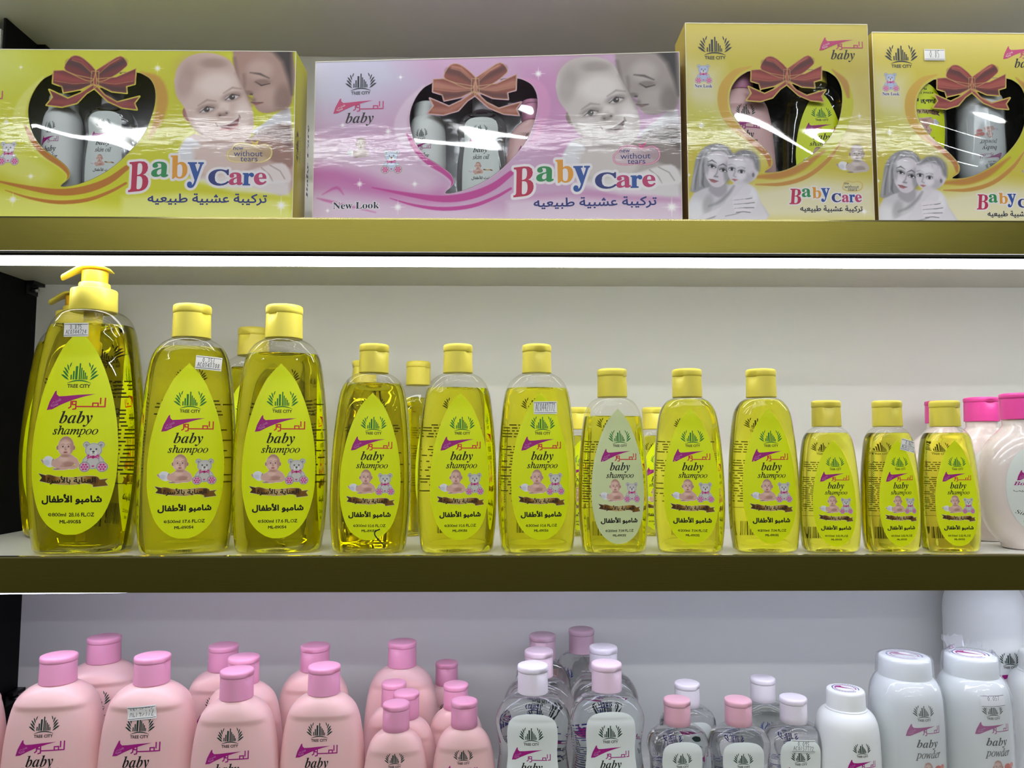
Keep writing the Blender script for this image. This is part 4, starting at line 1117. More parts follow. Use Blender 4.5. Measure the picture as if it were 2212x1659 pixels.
# round body lotion bottles on the middle shelf --------------------------------
def round_kind():
    H = px_z(2206, 850, .05); caph = .0275; hb = H-caph; R = .0178
    zt = hb-.009                                         # top of the round body
    rows = []
    for t in np.linspace(0, math.pi, 25):
        c = -math.cos(t); z = (c+1)/2*zt; w = .0465*max(math.sin(t), 0)**.72
        if z < .0012: w = max(w, .021)
        rows.append((z, w))
    rows = [(0.0, .0205), (.001, .0225)]+[r for r in rows if .0035 < r[0] < zt-.003 and r[1] > .0195]
    secs = [(z, w, max(.0125, .0245*(w/.0465)**.55) if z > .01 else .0185, 2.15) for z, w in rows]
    top = [(zt+.001, .0175, .0165, 2.05), (zt+.003, .0160, .0158, 2), (hb-.001, .0160, .0160, 2), (hb+.003, .0155, .0155, 2)]
    S = Surf(secs+top)
    A = Art(); cz = zt*.50
    V = [(x*.0305*math.sin(t)**.9, -.043*math.cos(t)) for t in np.linspace(.04, math.pi-.04, 22) for x in np.linspace(-1, 1, 11)]
    F = [(i*11+j, i*11+j+1, (i+1)*11+j+1, (i+1)*11+j) for i in range(21) for j in range(10)]
    A._tri(V, F, 6, 1)
    city_mark(A, 0, .024, .021, 0, 2, 1)
    swoosh_mark(A, -.021, .006, .0085, .019, 2, 4); name_mark(A, -.004, .016, .009, .0155, 2)
    A.text(math_italic('Body Lotion', True), (-.0245, .0025, .0205, .0075), 2, shear=.05)
    A.text(arabic('لوشن الترطيب'), (-.0245, -.0035, .012, .0005), 1)
    P = Paint(-.02, -.021, .02, -.004, .0005); S2 = Sub(P, -.011, -.0205, .016)
    S2.poly([(.35, 1.0), (.62, .5), (.58, .12), (.35, 0), (.12, .12), (.08, .5)], (196, 40, 66), soft=.04, cover=True, smooth=3); S2.blob(.3, .35, .1, .14, (240, 150, 165), soft=.9)
    draw_crawling_baby(P, .001, -.019, .017); A.paint(P, 5, 2)
    A.text(math_italic('Silky'), (-.0235, -.0275, -.008, -.0225), 1, rot=-.3)
    A.text('without tears', (-.016, -.034, .004, -.031), 1, res=1)
    back = Art(); rnd = random.Random(4); y = .030
    V2 = [(x*.0305*math.sin(t)**.9, -.043*math.cos(t)) for t in np.linspace(.04, math.pi-.04, 22) for x in np.linspace(-1, 1, 11)]
    back._tri(V2, F, 6, 1)
    while y > -.03:
        h = .029*math.sin(math.acos(max(-1, min(1, -y/.043))))**.9; x = -h*.9
        while x < h*.8:
            l = rnd.uniform(.001, .0035); back.poly([(x, y), (x+l, y), (x+l, y+.0008), (x, y+.0008)], 1, 2); x += l+.0007
        y -= .0022
    KIND['R'] = dict(H=H, hb=hb, capr=R, caph=caph, caps={}, body=mesh('body', *loft(secs+top, 64), [m_blush], smooth=True, sharp=60),
                     front=A.build('front_label', PR_MATS, S.mapper(z0=cz), maxlen=.005), back=back.build('back_label', PR_MATS, S.mapper(z0=cz), maxlen=.005))
round_kind()
def body_lotion(px, Y, label, rotz, back=False):
    T = KIND['R']; p = un(px, 1000, Y)
    t = thing('body_lotion_bottle', label, 'bottle', (p.x, Y, Z_MID+.0001), (0, 0, math.radians(rotz)), 'round pale pink body lotion bottles')
    obj('body', T['body'], t); c, l = cap_of(T, m_hotpink, -1.5, .965, .2); co = obj('cap', c, t, (0, 0, T['hb']), label='bright pink cap'); obj('lid', l, co)
    obj('back_label' if back else 'front_label', T['back' if back else 'front'], t, label='grey text label' if back else 'white oval label')
body_lotion(2207, .05, 'round pale pink body lotion bottle with a white oval label, nearest of three', 0)
body_lotion(2125, .12, 'round pale pink body lotion bottle, middle of three in file', 0)
body_lotion(2037, .19, 'round pale pink body lotion bottle with a text label, last of three in file', -4, True)

# ------------------------------------------------------------------ gift boxes with heart windows
m_card = printed('printed_carton', 0.45, 0.6)
nt, b_, N_, L_ = nodes(m_card)
bp_ = bump(m_card, 70, 0.12, 0.0010, (.45, 1, 1.7), 8.0)
L_(bp_.outputs['Normal'], b_.inputs['Coat Normal'])
for l_ in list(nt.links):
    if l_.to_socket == b_.inputs['Normal']: nt.links.remove(l_)
b_.inputs['Coat Roughness'].default_value = 0.03
m_film = film_mat('window_film', '#f4f6f8', 1.5, 0.02)
m_tray = mat('silver_tray_plastic', '#e6e8ea', 0.2, 0.35)
m_trayd = mat('dark_tray_plastic', '#1b1c1e', 0.2)
bump(m_tray, 45, 0.5, 0.004); bump(m_trayd, 45, 0.5, 0.004)
INK = {k: mat('ink_'+k, c, 0.42, coat=.4) for k, c in dict(crimson='#b81e4c', leaf='#1f8a4a', orange='#e09a28', royal='#1d4f9e', navy='#1c2f78', white='#eae6ea', dusk='#1e2733', rose='#bd3a6e', text='#1a2440', black='#15140f').items()}
BOX_MATS = [m_card, m_card]+list(INK.values())
HALO = (234, 230, 234)
IK = {k: i+2 for i, k in enumerate(INK)}

class Plane:
    """front face of a box: photograph pixels -> (u, v) metres on the face"""
    def __init__(s, origin, yaw):
        s.o = np.array(origin); s.ux = np.array((math.cos(yaw), math.sin(yaw), 0)); s.n = np.array((-math.sin(yaw), math.cos(yaw), 0))
    def __call__(s, px, py):
        d = np.array(ray(px, py)); c = np.array(CAM); t = ((s.o-c)@s.n)/(d@s.n); p = c+d*t-s.o
        return float(p@s.ux), float(p[2])
class PX:
    """paints in the pixel frame of a close-up (y down)"""
    def __init__(s, P, f, k): s.P, s.f, s.k = P, f, k
    def T(s, p): return np.array([s.f(q[0], q[1]) for q in p])
    def blob(s, cx, cy, rx, ry, col, rot=0.0, **k): x, y = s.f(cx, cy); s.P.blob(x, y, rx*s.k, ry*s.k, col, -rot, **k)
    def poly(s, p, col, soft=0.0, **k): s.P.poly(s.T(p), col, soft*s.k, **k)
    def line(s, p, w, col, soft=0.0, **k): s.P.line(s.T(p), w*s.k if np.isscalar(w) else np.asarray(w)*s.k, col, soft*s.k, **k)

BOW = dict(
    lu=[(985, 205), (945, 165), (890, 128), (840, 132), (803, 195), (850, 228), (960, 265)], ll=[(970, 250), (870, 232), (800, 208), (744, 212), (742, 282), (795, 298), (806, 332), (900, 312), (975, 275)],
    ru=[(980, 205), (1040, 165), (1120, 118), (1162, 160), (1138, 192), (1080, 235), (1000, 265)], rl=[(990, 250), (1100, 236), (1212, 184), (1208, 272), (1160, 286), (1165, 324), (1080, 318), (990, 280)],
    lt=[(975, 280), (905, 330), (832, 364), (724, 318), (746, 360), (712, 404), (800, 412), (884, 388), (935, 332), (990, 296)], rt=[(980, 280), (1040, 340), (1112, 376), (1238, 340), (1210, 378), (1226, 414), (1140, 406), (1058, 372), (975, 300)],
    kn=[(960, 208), (1000, 208), (1002, 286), (958, 286)])
def bow_sdf(P, f):
    D = None
    for k, p in BOW.items():
        d = P.sdf([f(*q) for q in p], 3 if k in ('lu', 'ru') else 0); D = d if D is None else np.minimum(D, d)
    return D
def draw_bow(Q, base=(128, 34, 32), lt=(178, 84, 72), dk=(50, 10, 14), edge=(190, 152, 92)):
    for k in ('lt', 'rt', 'll', 'rl', 'lu', 'ru', 'kn'):
        sm = 3 if k in ('lu', 'ru') else 0
        Q.poly(BOW[k], base, smooth=sm)
    for p in (((760, 245), (860, 262), (950, 268)), ((1195, 235), (1100, 262), (1010, 268))): Q.line(p, [44, 30, 12], lt, soft=22, alpha=.75)
    for p in (((830, 165), (880, 175), (960, 225)), ((1140, 150), (1080, 178), (1005, 225))): Q.line(p, [34, 34, 14], dk, soft=24, alpha=.6)
    for p in (((850, 140), (900, 150), (960, 205)), ((1115, 132), (1060, 160), (1000, 205))): Q.line(p, [16, 18, 8], lt, soft=14, alpha=.8)
    for p in (((745, 385), (830, 388), (900, 350), (965, 292)), ((1205, 388), (1120, 388), (1050, 345), (990, 292))): Q.line(p, [30, 34, 28, 10], lt, soft=22, alpha=.6)
    for p in (((800, 300), (880, 300), (960, 272)), ((1150, 305), (1080, 300), (1000, 272))): Q.line(p, [30, 24, 8], dk, soft=20, alpha=.6)
    Q.blob(980, 250, 12, 34, lt, soft=.9, alpha=.8); Q.line([(962, 210), (962, 286)], 5, dk, soft=4); Q.line([(999, 210), (999, 286)], 5, dk, soft=4)
    for k in BOW:
        p = [np.array(q) for q in BOW[k]]
        Q.line(p+[p[0]], 4.5, edge, smooth=3 if k in ('lu', 'ru') else 0, alpha=.9)
    for p in (((752, 268), (860, 282), (960, 272)), ((1200, 255), (1100, 275), (1005, 270)), ((845, 150), (900, 165), (965, 222)), ((1110, 135), (1060, 165), (1000, 222))): Q.line(p, 3, edge, alpha=.7)

def draw_nuzzle(Q, grey):
    """smiling baby with the mother's face pressed to it (close-up pixels of the long pink box)"""
    def g(*c): m = sum(c)/3; return tuple(v*(1-grey)+(m+6)*grey for v in c)
    skin, hi, sh, dk = g(178, 142, 128), g(216, 186, 174), g(122, 88, 78), g(50, 34, 32)
    bs, bh, bd = g(214, 186, 176), g(238, 218, 210), g(166, 130, 120)
    X0 = [(1430, 250), (1770, 62), (2108, 50), (2136, 990), (1880, 830), (1500, 760), (1440, 500)]
    # arm, chest, shirts
    Q.poly([(1500, 600), (1560, 540), (1700, 570), (2130, 560), (2135, 860), (1900, 830), (1550, 780), (1480, 700)], g(196, 164, 154), soft=10, smooth=3)
    Q.poly([(1470, 640), (1520, 560), (1600, 600), (1560, 700), (1500, 760)], (222, 222, 228), soft=14, smooth=3)
    Q.poly([(1560, 620), (1760, 600), (1900, 680), (1800, 790), (1600, 760)], g(218, 192, 184), soft=40, smooth=3)
    Q.poly([(1880, 520), (1960, 470), (2050, 400), (2115, 380), (2120, 540), (2000, 560)], (214, 214, 220), soft=14, smooth=3)
    Q.poly([(1960, 500), (2120, 470), (2128, 640), (2040, 610), (1900, 560)], g(120, 84, 74), soft=26, smooth=3)
    Q.poly([(1840, 560), (2000, 540), (2130, 620), (2132, 720), (1960, 650)], g(160, 118, 104), soft=20, smooth=3)
    Q.poly([(1830, 760), (1960, 715), (2080, 690), (2128, 740), (2128, 800), (1990, 810), (1860, 830)], g(228, 214, 214), soft=14, smooth=3)
    for p in (((2010, 705), (2070, 735), (2100, 780)), ((1960, 720), (2010, 760), (2030, 795))): Q.line(p, 5, sh, soft=6, alpha=.6)
    Q.poly([(1500, 790), (1760, 770), (2128, 800), (2136, 880), (1800, 860)], (232, 230, 234), soft=30, alpha=.75)
    # mother
    Q.poly([(1768, 62), (1776, 140), (1796, 210), (1812, 270), (1838, 306), (1884, 312), (1896, 330), (1884, 352), (1904, 372), (1930, 402), (1985, 412), (2060, 390), (2120, 350), (2112, 52)], skin, soft=8, smooth=2)
    Q.poly([(1770, 62), (1778, 150), (1800, 205), (1840, 140), (1900, 90), (1960, 62)], g(176, 134, 120), soft=30)
    Q.poly([(1950, 50), (2000, 60), (2060, 120), (2100, 220), (2122, 300), (2112, 48)], g(48, 34, 34), soft=36)
    Q.blob(1930, 170, 70, 60, hi, soft=1, alpha=.55); Q.blob(1990, 320, 80, 60, hi, soft=1, alpha=.4); Q.blob(2070, 330, 50, 80, sh, soft=1, alpha=.6)
    Q.line([(1836, 200), (1842, 250), (1836, 296)], 14, sh, soft=22, alpha=.6); Q.blob(1862, 300, 30, 14, sh, soft=.9, alpha=.7); Q.blob(1884, 308, 10, 6, dk, soft=.6, alpha=.7)
    Q.line([(1872, 186), (1930, 192), (1985, 214)], [5, 12, 5], dk, soft=9, alpha=.75)
    Q.line([(1905, 236), (1940, 256), (1990, 244)], [5, 9, 5], dk, soft=4, alpha=.95); Q.blob(1945, 236, 44, 16, sh, soft=.9, alpha=.6)
    Q.line([(1884, 352), (1915, 362), (1955, 352)], [8, 12, 5], g(150, 70, 66), soft=7, alpha=.9); Q.line([(1886, 354), (1950, 352)], 4, dk, soft=3, alpha=.8)
    Q.line([(1778, 110), (1796, 200), (1812, 270), (1850, 318), (1900, 340)], 16, sh, soft=22, alpha=.8)
    # baby head
    Q.blob(1518, 432, 26, 44, g(168, 106, 92), rot=-.4, soft=.15); Q.blob(1524, 440, 14, 26, bd, rot=-.4, soft=.6)
    Q.poly([(1432, 250), (1450, 170), (1510, 108), (1600, 84), (1690, 92), (1758, 130), (1800, 210), (1850, 300), (1892, 390), (1906, 470), (1890, 540), (1830, 590), (1750, 600), (1660, 580), (1580, 530), (1530, 470), (1500, 400), (1450, 330)], bs, soft=7, smooth=3)
    Q.blob(1600, 165, 150, 80, g(180, 146, 132), rot=.1, soft=1, alpha=.55); Q.blob(1660, 140, 80, 30, g(150, 116, 102), soft=1, alpha=.5); Q.blob(1500, 250, 50, 100, bd, rot=.2, soft=1, alpha=.5)
    Q.blob(1680, 260, 110, 80, bh, soft=1, alpha=.8); Q.blob(1600, 470, 50, 60, bh, soft=1, alpha=.6); Q.blob(1840, 420, 46, 70, bh, soft=1, alpha=.8); Q.blob(1730, 385, 30, 40, bh, soft=1, alpha=.7)
    Q.line([(1790, 190), (1840, 290), (1888, 370)], 14, bd, soft=24, alpha=.7); Q.line([(1540, 480), (1600, 540), (1690, 585), (1790, 598)], 16, bd, soft=30, alpha=.7)
    for (ex, ey), r in (((1628, 402), -.25), ((1772, 328), -.25)):
        Q.blob(ex, ey-4, 56, 26, sh, rot=r, soft=1, alpha=.6); Q.blob(ex, ey, 38, 14, (214, 206, 206), rot=r, soft=.4); Q.blob(ex, ey, 17, 15, dk, soft=.3)
        c, d = math.cos(r), math.sin(r); Q.line([(ex-44*c+4, ey-44*d+6), (ex, ey-16), (ex+44*c, ey+44*d)], [4, 8, 5], dk, soft=5, alpha=.9); Q.blob(ex+5, ey-5, 4, 4, (240, 240, 240), soft=.5)
        Q.line([(ex-52*c, ey-52*d-34), (ex, ey-54), (ex+52*c, ey+52*d-36)], [4, 9, 4], sh, soft=12, alpha=.6)
    Q.blob(1722, 424, 34, 18, sh, rot=-.3, soft=.9, alpha=.6); Q.blob(1706, 432, 7, 5, dk, soft=.6, alpha=.7); Q.blob(1744, 418, 7, 5, dk, soft=.6, alpha=.7); Q.blob(1718, 404, 20, 16, hi, soft=.9, alpha=.7)
    Q.poly([(1696, 490), (1740, 486), (1790, 462), (1818, 438), (1812, 478), (1784, 502), (1736, 508)], g(120, 36, 42), soft=5, smooth=3)
    Q.line([(1700, 490), (1745, 484), (1812, 442)], 8, g(232, 226, 226), soft=6, alpha=.75); Q.line([(1718, 508), (1770, 510), (1812, 484)], 9, g(206, 110, 106), soft=6, alpha=.9)
    Q.line([(1684, 478), (1696, 494)], 5, sh, soft=6); Q.line([(1818, 428), (1826, 446)], 5, sh, soft=6)

HEART_LONG = [(735, 236), (690, 262), (645, 320), (616, 395), (614, 470), (640, 560), (700, 640), (790, 700), (840, 740), (860, 775), (856, 808), (812, 850), (872, 846), (960, 818), (1050, 772), (1130, 712), (1210, 630), (1272, 548), (1310, 452), (1328, 372), (1325, 300), (1300, 248), (1262, 222), (1215, 208), (1100, 214), (980, 262), (850, 214)]
def long_panel(f, W, H, pal, kind):
    """f: close-up pixel -> (u, v); returns the Paint and the hole distance"""
    st = .0006; P = Paint(0, 0, W, H, st, pal['bg'], 1.0); k = (f(1800, 400)[0]-f(800, 400)[0])/1000; Q = PX(P, f, k)
    # ground: pale upper left, deeper swathes, white veils
    Q.poly([(-400, -50), (500, -50), (650, 250), (300, 420), (-400, 400)], pal['pale'], soft=260, alpha=.85)
    Q.poly([(-400, 640), (60, 660), (400, 700), (700, 800), (860, 900), (700, 960), (200, 830), (-400, 760)], pal['deep'], soft=120, alpha=.8)
    Q.poly([(-400, 560), (100, 560), (520, 640), (760, 760), (640, 860), (200, 700), (-400, 690)], pal['veil'], soft=90, alpha=.75, smooth=3)
    Q.poly([(-400, 880), (200, 860), (600, 900), (1200, 960), (1500, 900), (2200, 960), (2200, 1100), (-400, 1100)], pal['veil'], soft=80, alpha=.75)
    Q.poly([(1250, 880), (1700, 850), (2200, 880), (2200, 960), (1600, 930)], pal['deep'], soft=60, alpha=.5)
    Q.poly([(1250, 150), (1500, 120), (1560, 420), (1480, 620), (1300, 560)], pal['deep'], soft=160, alpha=.35)
    for p in (((120, 860), (200, 820), (240, 860)), ((90, 880), (170, 900), (420, 960))): Q.line(p, [4, 16, 4], pal['band'], soft=10, alpha=.6, smooth=3)
    draw_nuzzle(Q, pal['grey'])
    Q.poly([(1160, 900), (1500, 870), (2140, 900), (2140, 1010), (1160, 1010)], pal['veil'], soft=40, alpha=.9)
    # band round the heart and the sweeps below it
    Q.line([(690, 250), (600, 350), (560, 470), (600, 560), (690, 660), (800, 730), (856, 790), (826, 840)], [10, 44, 76, 70, 52, 40, 30, 10], pal['veil'], soft=16, alpha=.7, smooth=4)
    Q.line([(596, 520), (650, 600), (720, 670), (812, 730), (858, 784), (838, 838)], [8, 40, 46, 40, 28, 8], pal['band'], soft=6, smooth=4)
    Q.line([(1240, 205), (1330, 250), (1368, 350), (1350, 470), (1300, 570)], [8, 60, 70, 50, 8], pal['band2'], soft=18, alpha=.85, smooth=4)
    Q.line([(400, 820), (620, 862), (800, 884), (950, 866), (1080, 815), (1180, 740)], [6, 24, 38, 44, 40, 30], pal['band'], soft=5, smooth=4)
    Q.line([(500, 880), (640, 920), (800, 940), (960, 924), (1090, 876), (1180, 826)], [4, 14, 22, 22, 18, 14], pal['band'], soft=4, smooth=4)
    hp = HEART_LONG; Q.line(hp+[hp[0]], 9, pal['rim'], soft=3, smooth=3); Q.line(hp+[hp[0]], 3, (60, 44, 40), smooth=3)
    draw_bow(Q, *pal['bow'])
    heart = P.sdf([f(*q) for q in hp], 3); hole = np.maximum(heart, -bow_sdf(P, f)+.0011)
    # heart-shaped badge
    hb = [(1790, 612), (1760, 640), (1764, 676), (1800, 690), (1850, 690), (1892, 684), (1960, 688), (2010, 660), (2014, 614), (1976, 588), (1920, 600), (1886, 590), (1840, 584), (1800, 596)]
    Q.poly(hb, pal['badge'], soft=10, alpha=.55, smooth=3); Q.line(hb+[hb[0]], 9, pal['ring'], soft=3, smooth=3); Q.line(hb+[hb[0]], 3, (240, 236, 236), smooth=3)
    Q.poly([(1905, 600), (1896, 568), (1915, 580), (1945, 560), (1930, 592)], pal['ring'], soft=3)
    if kind == 'pink':
        draw_crawling_baby(P, *f(252, 655), 130*k, .6)
    draw_bear(P, *f(452, 742), 118*k, pale=.25, tint=(206, 206, 216) if kind != 'pink' else (176, 196, 226))
    draw_stars(P, [(*f(x, y), r*k) for x, y, r in ((1335, 180, 40), (490, 505, 34), (235, 470, 24), (2085, 930, 56), (545, 930, 44), (640, 800, 30), (330, 800, 34), (150, 950, 22), (560, 200, 20))])
    # lettering
    A = Art(); B = lambda x0, y0, x1, y1: (*f(x0, y1), *f(x1, y0))
    for ch, bb, c, sh_, r in (('B', (1188, 704, 1306, 868), 'crimson', .16, .10), ('a', (1326, 702, 1420, 786), 'leaf', 0, -.04), ('b', (1436, 664, 1528, 792), 'orange', 0, .02), ('y', (1534, 700, 1622, 842), 'royal', 0, 0),
                              ('C', (1656, 736, 1772, 826), 'navy', 0, 0), ('a', (1776, 752, 1852, 820), 'rose', 0, 0), ('r', (1856, 752, 1916, 820), 'royal', 0, 0), ('e', (1922, 750, 1990, 816), 'rose', 0, 0)):
        A.text(math_bold(ch), B(*bb), IK[c], 1, shear=sh_, rot=r, halo=HALO, under=P, halo_w=17*k, bold=5*k)
    A.text(arabic('تركيبة عشبية طبيعيه'), B(1310, 868, 1998, 944), IK['navy'], 2, bold=3*k)
    A.text('new', B(1792, 606, 1850, 624), IK['navy'], 2, res=2); A.text('without', B(1796, 624, 1964, 660), IK['navy'], 2); A.text('tears', B(1836, 661, 1936, 688), IK['navy'], 2)
    if kind == 'pink':
        x, y = f(337, 258); city_mark(A, x, y, 182*k, IK['dusk'], 2, IK['dusk'])
        x0, y0, x1, y1 = B(182, 315, 406, 406); swoosh_mark(A, x0, x1, y0, y1, IK['rose'], IK['white'])
        x0, y0, x1, y1 = B(296, 336, 466, 392); name_mark(A, x0, x1, y0, y1, IK['rose'])
        A.text(math_italic('baby', True), B(250, 396, 410, 476), IK['black'], 2, shear=.06)
        A.text(math_bold('New Look'), B(180, 900, 440, 942), IK['text'], 2, halo=HALO, under=P, halo_w=4*k)
    else:
        x0, y0, x1, y1 = B(182, 315, 406, 406); swoosh_mark(A, x0, x1, y0, y1, IK['rose'], IK['white'])
        x0, y0, x1, y1 = B(296, 336, 466, 392); name_mark(A, x0, x1, y0, y1, IK['rose']); A.text(math_italic('baby', True), B(250, 396, 410, 476), IK['black'], 2, shear=.06)
        x, y = f(337, 258); city_mark(A, x, y, 182*k, IK['dusk'], 2, IK['dusk'])
    return P, hole, A

HEART_SQ = [(480, 362), (425, 398), (382, 455), (366, 530), (384, 620), (450, 720), (540, 800), (600, 860), (636, 912), (630, 960), (588, 993), (690, 985), (780, 950), (880, 885), (980, 790), (1042, 690), (1068, 580), (1068, 480), (1040, 410), (1000, 374), (955, 356), (850, 352), (725, 400), (600, 352)]
def square_panel(f, W, H):
    st = .00055; P = Paint(0, 0, W, H, st, (206, 192, 66), 1.0); k = (f(1000, 600)[0]-f(300, 600)[0])/700; Q = PX(P, f, k)
    Q.poly([(60, 60), (1260, 60), (1260, 330), (900, 200), (300, 220), (60, 260)], (212, 196, 110), soft=180, alpha=.8)
    Q.poly([(80, 300), (300, 340), (330, 560), (480, 760), (560, 900), (300, 800), (80, 780)], (222, 218, 190), soft=150, alpha=.8)
    Q.poly([(1060, 400), (1260, 380), (1290, 900), (1050, 800)], (216, 206, 130), soft=120, alpha=.8)
    Q.poly([(500, 1090), (900, 1020), (1300, 1060), (1300, 1300), (500, 1300)], (230, 226, 206), soft=110, alpha=.85)
    Q.poly([(80, 560), (300, 600), (420, 800), (200, 860), (80, 760)], (196, 196, 40), soft=140, alpha=.7)
    Q.poly([(1080, 330), (1260, 300), (1270, 620), (1150, 520)], (200, 176, 92), soft=120, alpha=.5)
    # bands
    gold, gold2, yel = (196, 146, 62), (206, 166, 60), (198, 200, 34)
    Q.line([(500, 330), (400, 370), (330, 470), (330, 600), (400, 710), (520, 800), (600, 880), (624, 950), (590, 985)], [10, 40, 62, 60, 50, 44, 36, 26, 8], gold2, soft=8, smooth=4)
    Q.line([(420, 720), (520, 806), (600, 884), (618, 950)], [10, 40, 36, 14], (176, 106, 52), soft=8, alpha=.8, smooth=4)
    Q.line([(980, 350), (1070, 420), (1104, 520), (1100, 620), (1040, 760), (940, 880), (800, 970), (660, 1016), (540, 1020)], [10, 50, 66, 70, 70, 64, 56, 46, 20], yel, soft=8, smooth=4)
    Q.line([(1010, 350), (1085, 430), (1110, 520)], [8, 44, 20], (184, 124, 62), soft=12, alpha=.8, smooth=4)
    Q.line([(960, 860), (820, 960), (680, 1012), (540, 1022)], [10, 44, 46, 20], (190, 120, 56), soft=16, alpha=.85, smooth=4)
    Q.line([(1062, 810), (980, 920), (850, 1020), (700, 1066), (530, 1070)], [4, 22, 26, 24, 8], (196, 140, 60), soft=5, smooth=4)
    hp = HEART_SQ; Q.line(hp+[hp[0]], 9, (214, 206, 120), soft=3, smooth=3); Q.line(hp+[hp[0]], 3, (70, 56, 30), smooth=3)
    # mother holding her child, in grey
    def G(v, w=0): return (v+w, v, v+w*.6+6)
    Q.poly([(108, 1295), (112, 1190), (150, 1110), (200, 1070), (300, 1060), (430, 1080), (520, 1100), (560, 1180), (590, 1295)], G(204, 2), soft=12, smooth=3)
    Q.blob(150, 1230, 60, 70, G(232), soft=1, alpha=.8); Q.blob(230, 1190, 30, 60, G(160), rot=.3, soft=1, alpha=.6)
    # hair
    Q.poly([(118, 1112), (136, 1010), (158, 900), (215, 832), (290, 812), (352, 832), (394, 892), (384, 985), (340, 1060), (214, 1092), (150, 1120)], G(150), soft=10, smooth=3)
    for p, v in ((((190, 880), (160, 990), (150, 1100)), 96), (((222, 850), (186, 950), (180, 1080)), 196), (((250, 832), (206, 910), (198, 1010)), 104), (((170, 930), (140, 1040), (132, 1108)), 190),
                 (((300, 822), (366, 870), (380, 950)), 110), (((280, 826), (340, 850), (374, 900)), 200), (((262, 838), (230, 880), (212, 950)), 186), (((205, 1000), (196, 1060), (206, 1086)), 90)):
        Q.line(p, [5, 13, 4], G(v), soft=12, alpha=.75, smooth=3)
    # neck and face
    Q.poly([(250, 1060), (330, 1050), (350, 1110), (300, 1150), (236, 1110)], G(164, 4), soft=16, smooth=3)
    Q.poly([(208, 955), (232, 888), (290, 860), (348, 880), (370, 950), (358, 1030), (312, 1082), (262, 1082), (222, 1034)], G(206, 8), soft=7, smooth=3)
    Q.blob(268, 912, 56, 36, G(234), soft=1, alpha=.8); Q.blob(350, 1000, 22, 66, G(136), soft=1, alpha=.7); Q.blob(245, 1010, 28, 26, G(226, 6), soft=1, alpha=.8); Q.blob(222, 950, 14, 60, G(150), soft=1, alpha=.6)
    for x, y in ((256, 956), (326, 980)):
        Q.blob(x, y-4, 30, 16, G(120), rot=.3, soft=.9, alpha=.75); Q.blob(x, y+1, 19, 8, G(226), rot=.3, soft=.4); Q.blob(x, y, 9, 9, G(26), soft=.3)
        Q.line([(x-24, y-4), (x, y-10), (x+24, y+8)], [3, 6, 4], G(34), soft=4); Q.line([(x-28, y-28), (x, y-38), (x+28, y-20)], [3, 9, 3], G(96), soft=6)
    Q.line([(296, 956), (286, 1000), (272, 1016), (292, 1024)], [3, 6, 6, 4], G(140), soft=8); Q.blob(280, 1020, 16, 6, G(130), soft=.8, alpha=.7)
    Q.poly([(236, 1034), (262, 1036), (296, 1050), (270, 1060), (248, 1052)], (170, 104, 112), soft=4); Q.line([(236, 1036), (264, 1044), (296, 1050)], 3, G(80), soft=3)
    # child: back, arm, head
    Q.poly([(390, 1060), (470, 1060), (530, 1100), (562, 1190), (594, 1295), (360, 1295), (340, 1210), (352, 1110)], G(214, 4), soft=9, smooth=3)
    Q.blob(500, 1150, 40, 60, G(236), soft=1, alpha=.8); Q.line([(392, 1080), (356, 1130), (300, 1180), (236, 1206)], [10, 22, 18, 8], G(132), soft=18, alpha=.7, smooth=3)
    Q.line([(470, 1110), (410, 1180), (320, 1236), (210, 1274)], [60, 68, 56, 34], G(220, 4), soft=10, smooth=3); Q.line([(446, 1164), (390, 1222), (300, 1262), (220, 1290)], 6, G(110), soft=8, alpha=.8)
    Q.poly([(350, 960), (365, 900), (420, 862), (490, 860), (540, 900), (552, 970), (530, 1030), (470, 1066), (400, 1064), (360, 1022)], G(208, 6), soft=7, smooth=3)
    Q.poly([(366, 905), (420, 858), (490, 854), (548, 900), (554, 985), (528, 972), (508, 915), (440, 892), (385, 905)], G(116), soft=20, alpha=.85, smooth=3)
    for x in (430, 465, 500): Q.line([(x, 868), (x+22, 890), (x+34, 930)], 5, G(176), soft=7, alpha=.6)
    Q.blob(512, 1008, 18, 26, G(196, 10), soft=.2); Q.blob(514, 1010, 8, 14, G(110), soft=.8); Q.blob(480, 1030, 34, 30, G(160), soft=1, alpha=.5); Q.blob(440, 1014, 30, 26, G(230, 6), soft=1, alpha=.8)
    for x, y in ((380, 974), (440, 990)):
        Q.blob(x, y-3, 24, 14, G(130), soft=.9, alpha=.75); Q.blob(x, y, 15, 8, G(230), soft=.4); Q.blob(x, y, 9, 9, G(26), soft=.3); Q.line([(x-18, y-5), (x, y-11), (x+18, y-3)], [3, 5, 3], G(50), soft=4); Q.line([(x-22, y-26), (x, y-32), (x+22, y-22)], 5, G(150), soft=6)
    Q.line([(402, 984), (390, 1014), (404, 1022)], 5, G(150), soft=8); Q.poly([(376, 1036), (396, 1034), (418, 1040), (398, 1050)], (174, 110, 118), soft=4); Q.blob(424, 940, 44, 22, G(236), soft=1, alpha=.7)
    # hand
    Q.poly([(326, 1200), (392, 1140), (430, 1170), (424, 1244), (352, 1276), (270, 1290)], G(214, 4), soft=10, smooth=3)
    for a, b in (((396, 1156), (510, 1146)), ((396, 1182), (526, 1174)), ((400, 1208), (522, 1206)), ((408, 1232), (500, 1236))):
        Q.line([a, ((a[0]+b[0])/2, (a[1]+b[1])/2-5), b], [26, 23, 13], G(222, 6), soft=4); Q.line([(a[0], a[1]+13), ((a[0]+b[0])/2, a[1]+8), (b[0]-4, b[1]+9)], 4.5, G(84), soft=4, alpha=.9)
    Q.line([(340, 1268), (400, 1256), (430, 1246)], 5, G(120), soft=6, alpha=.7)
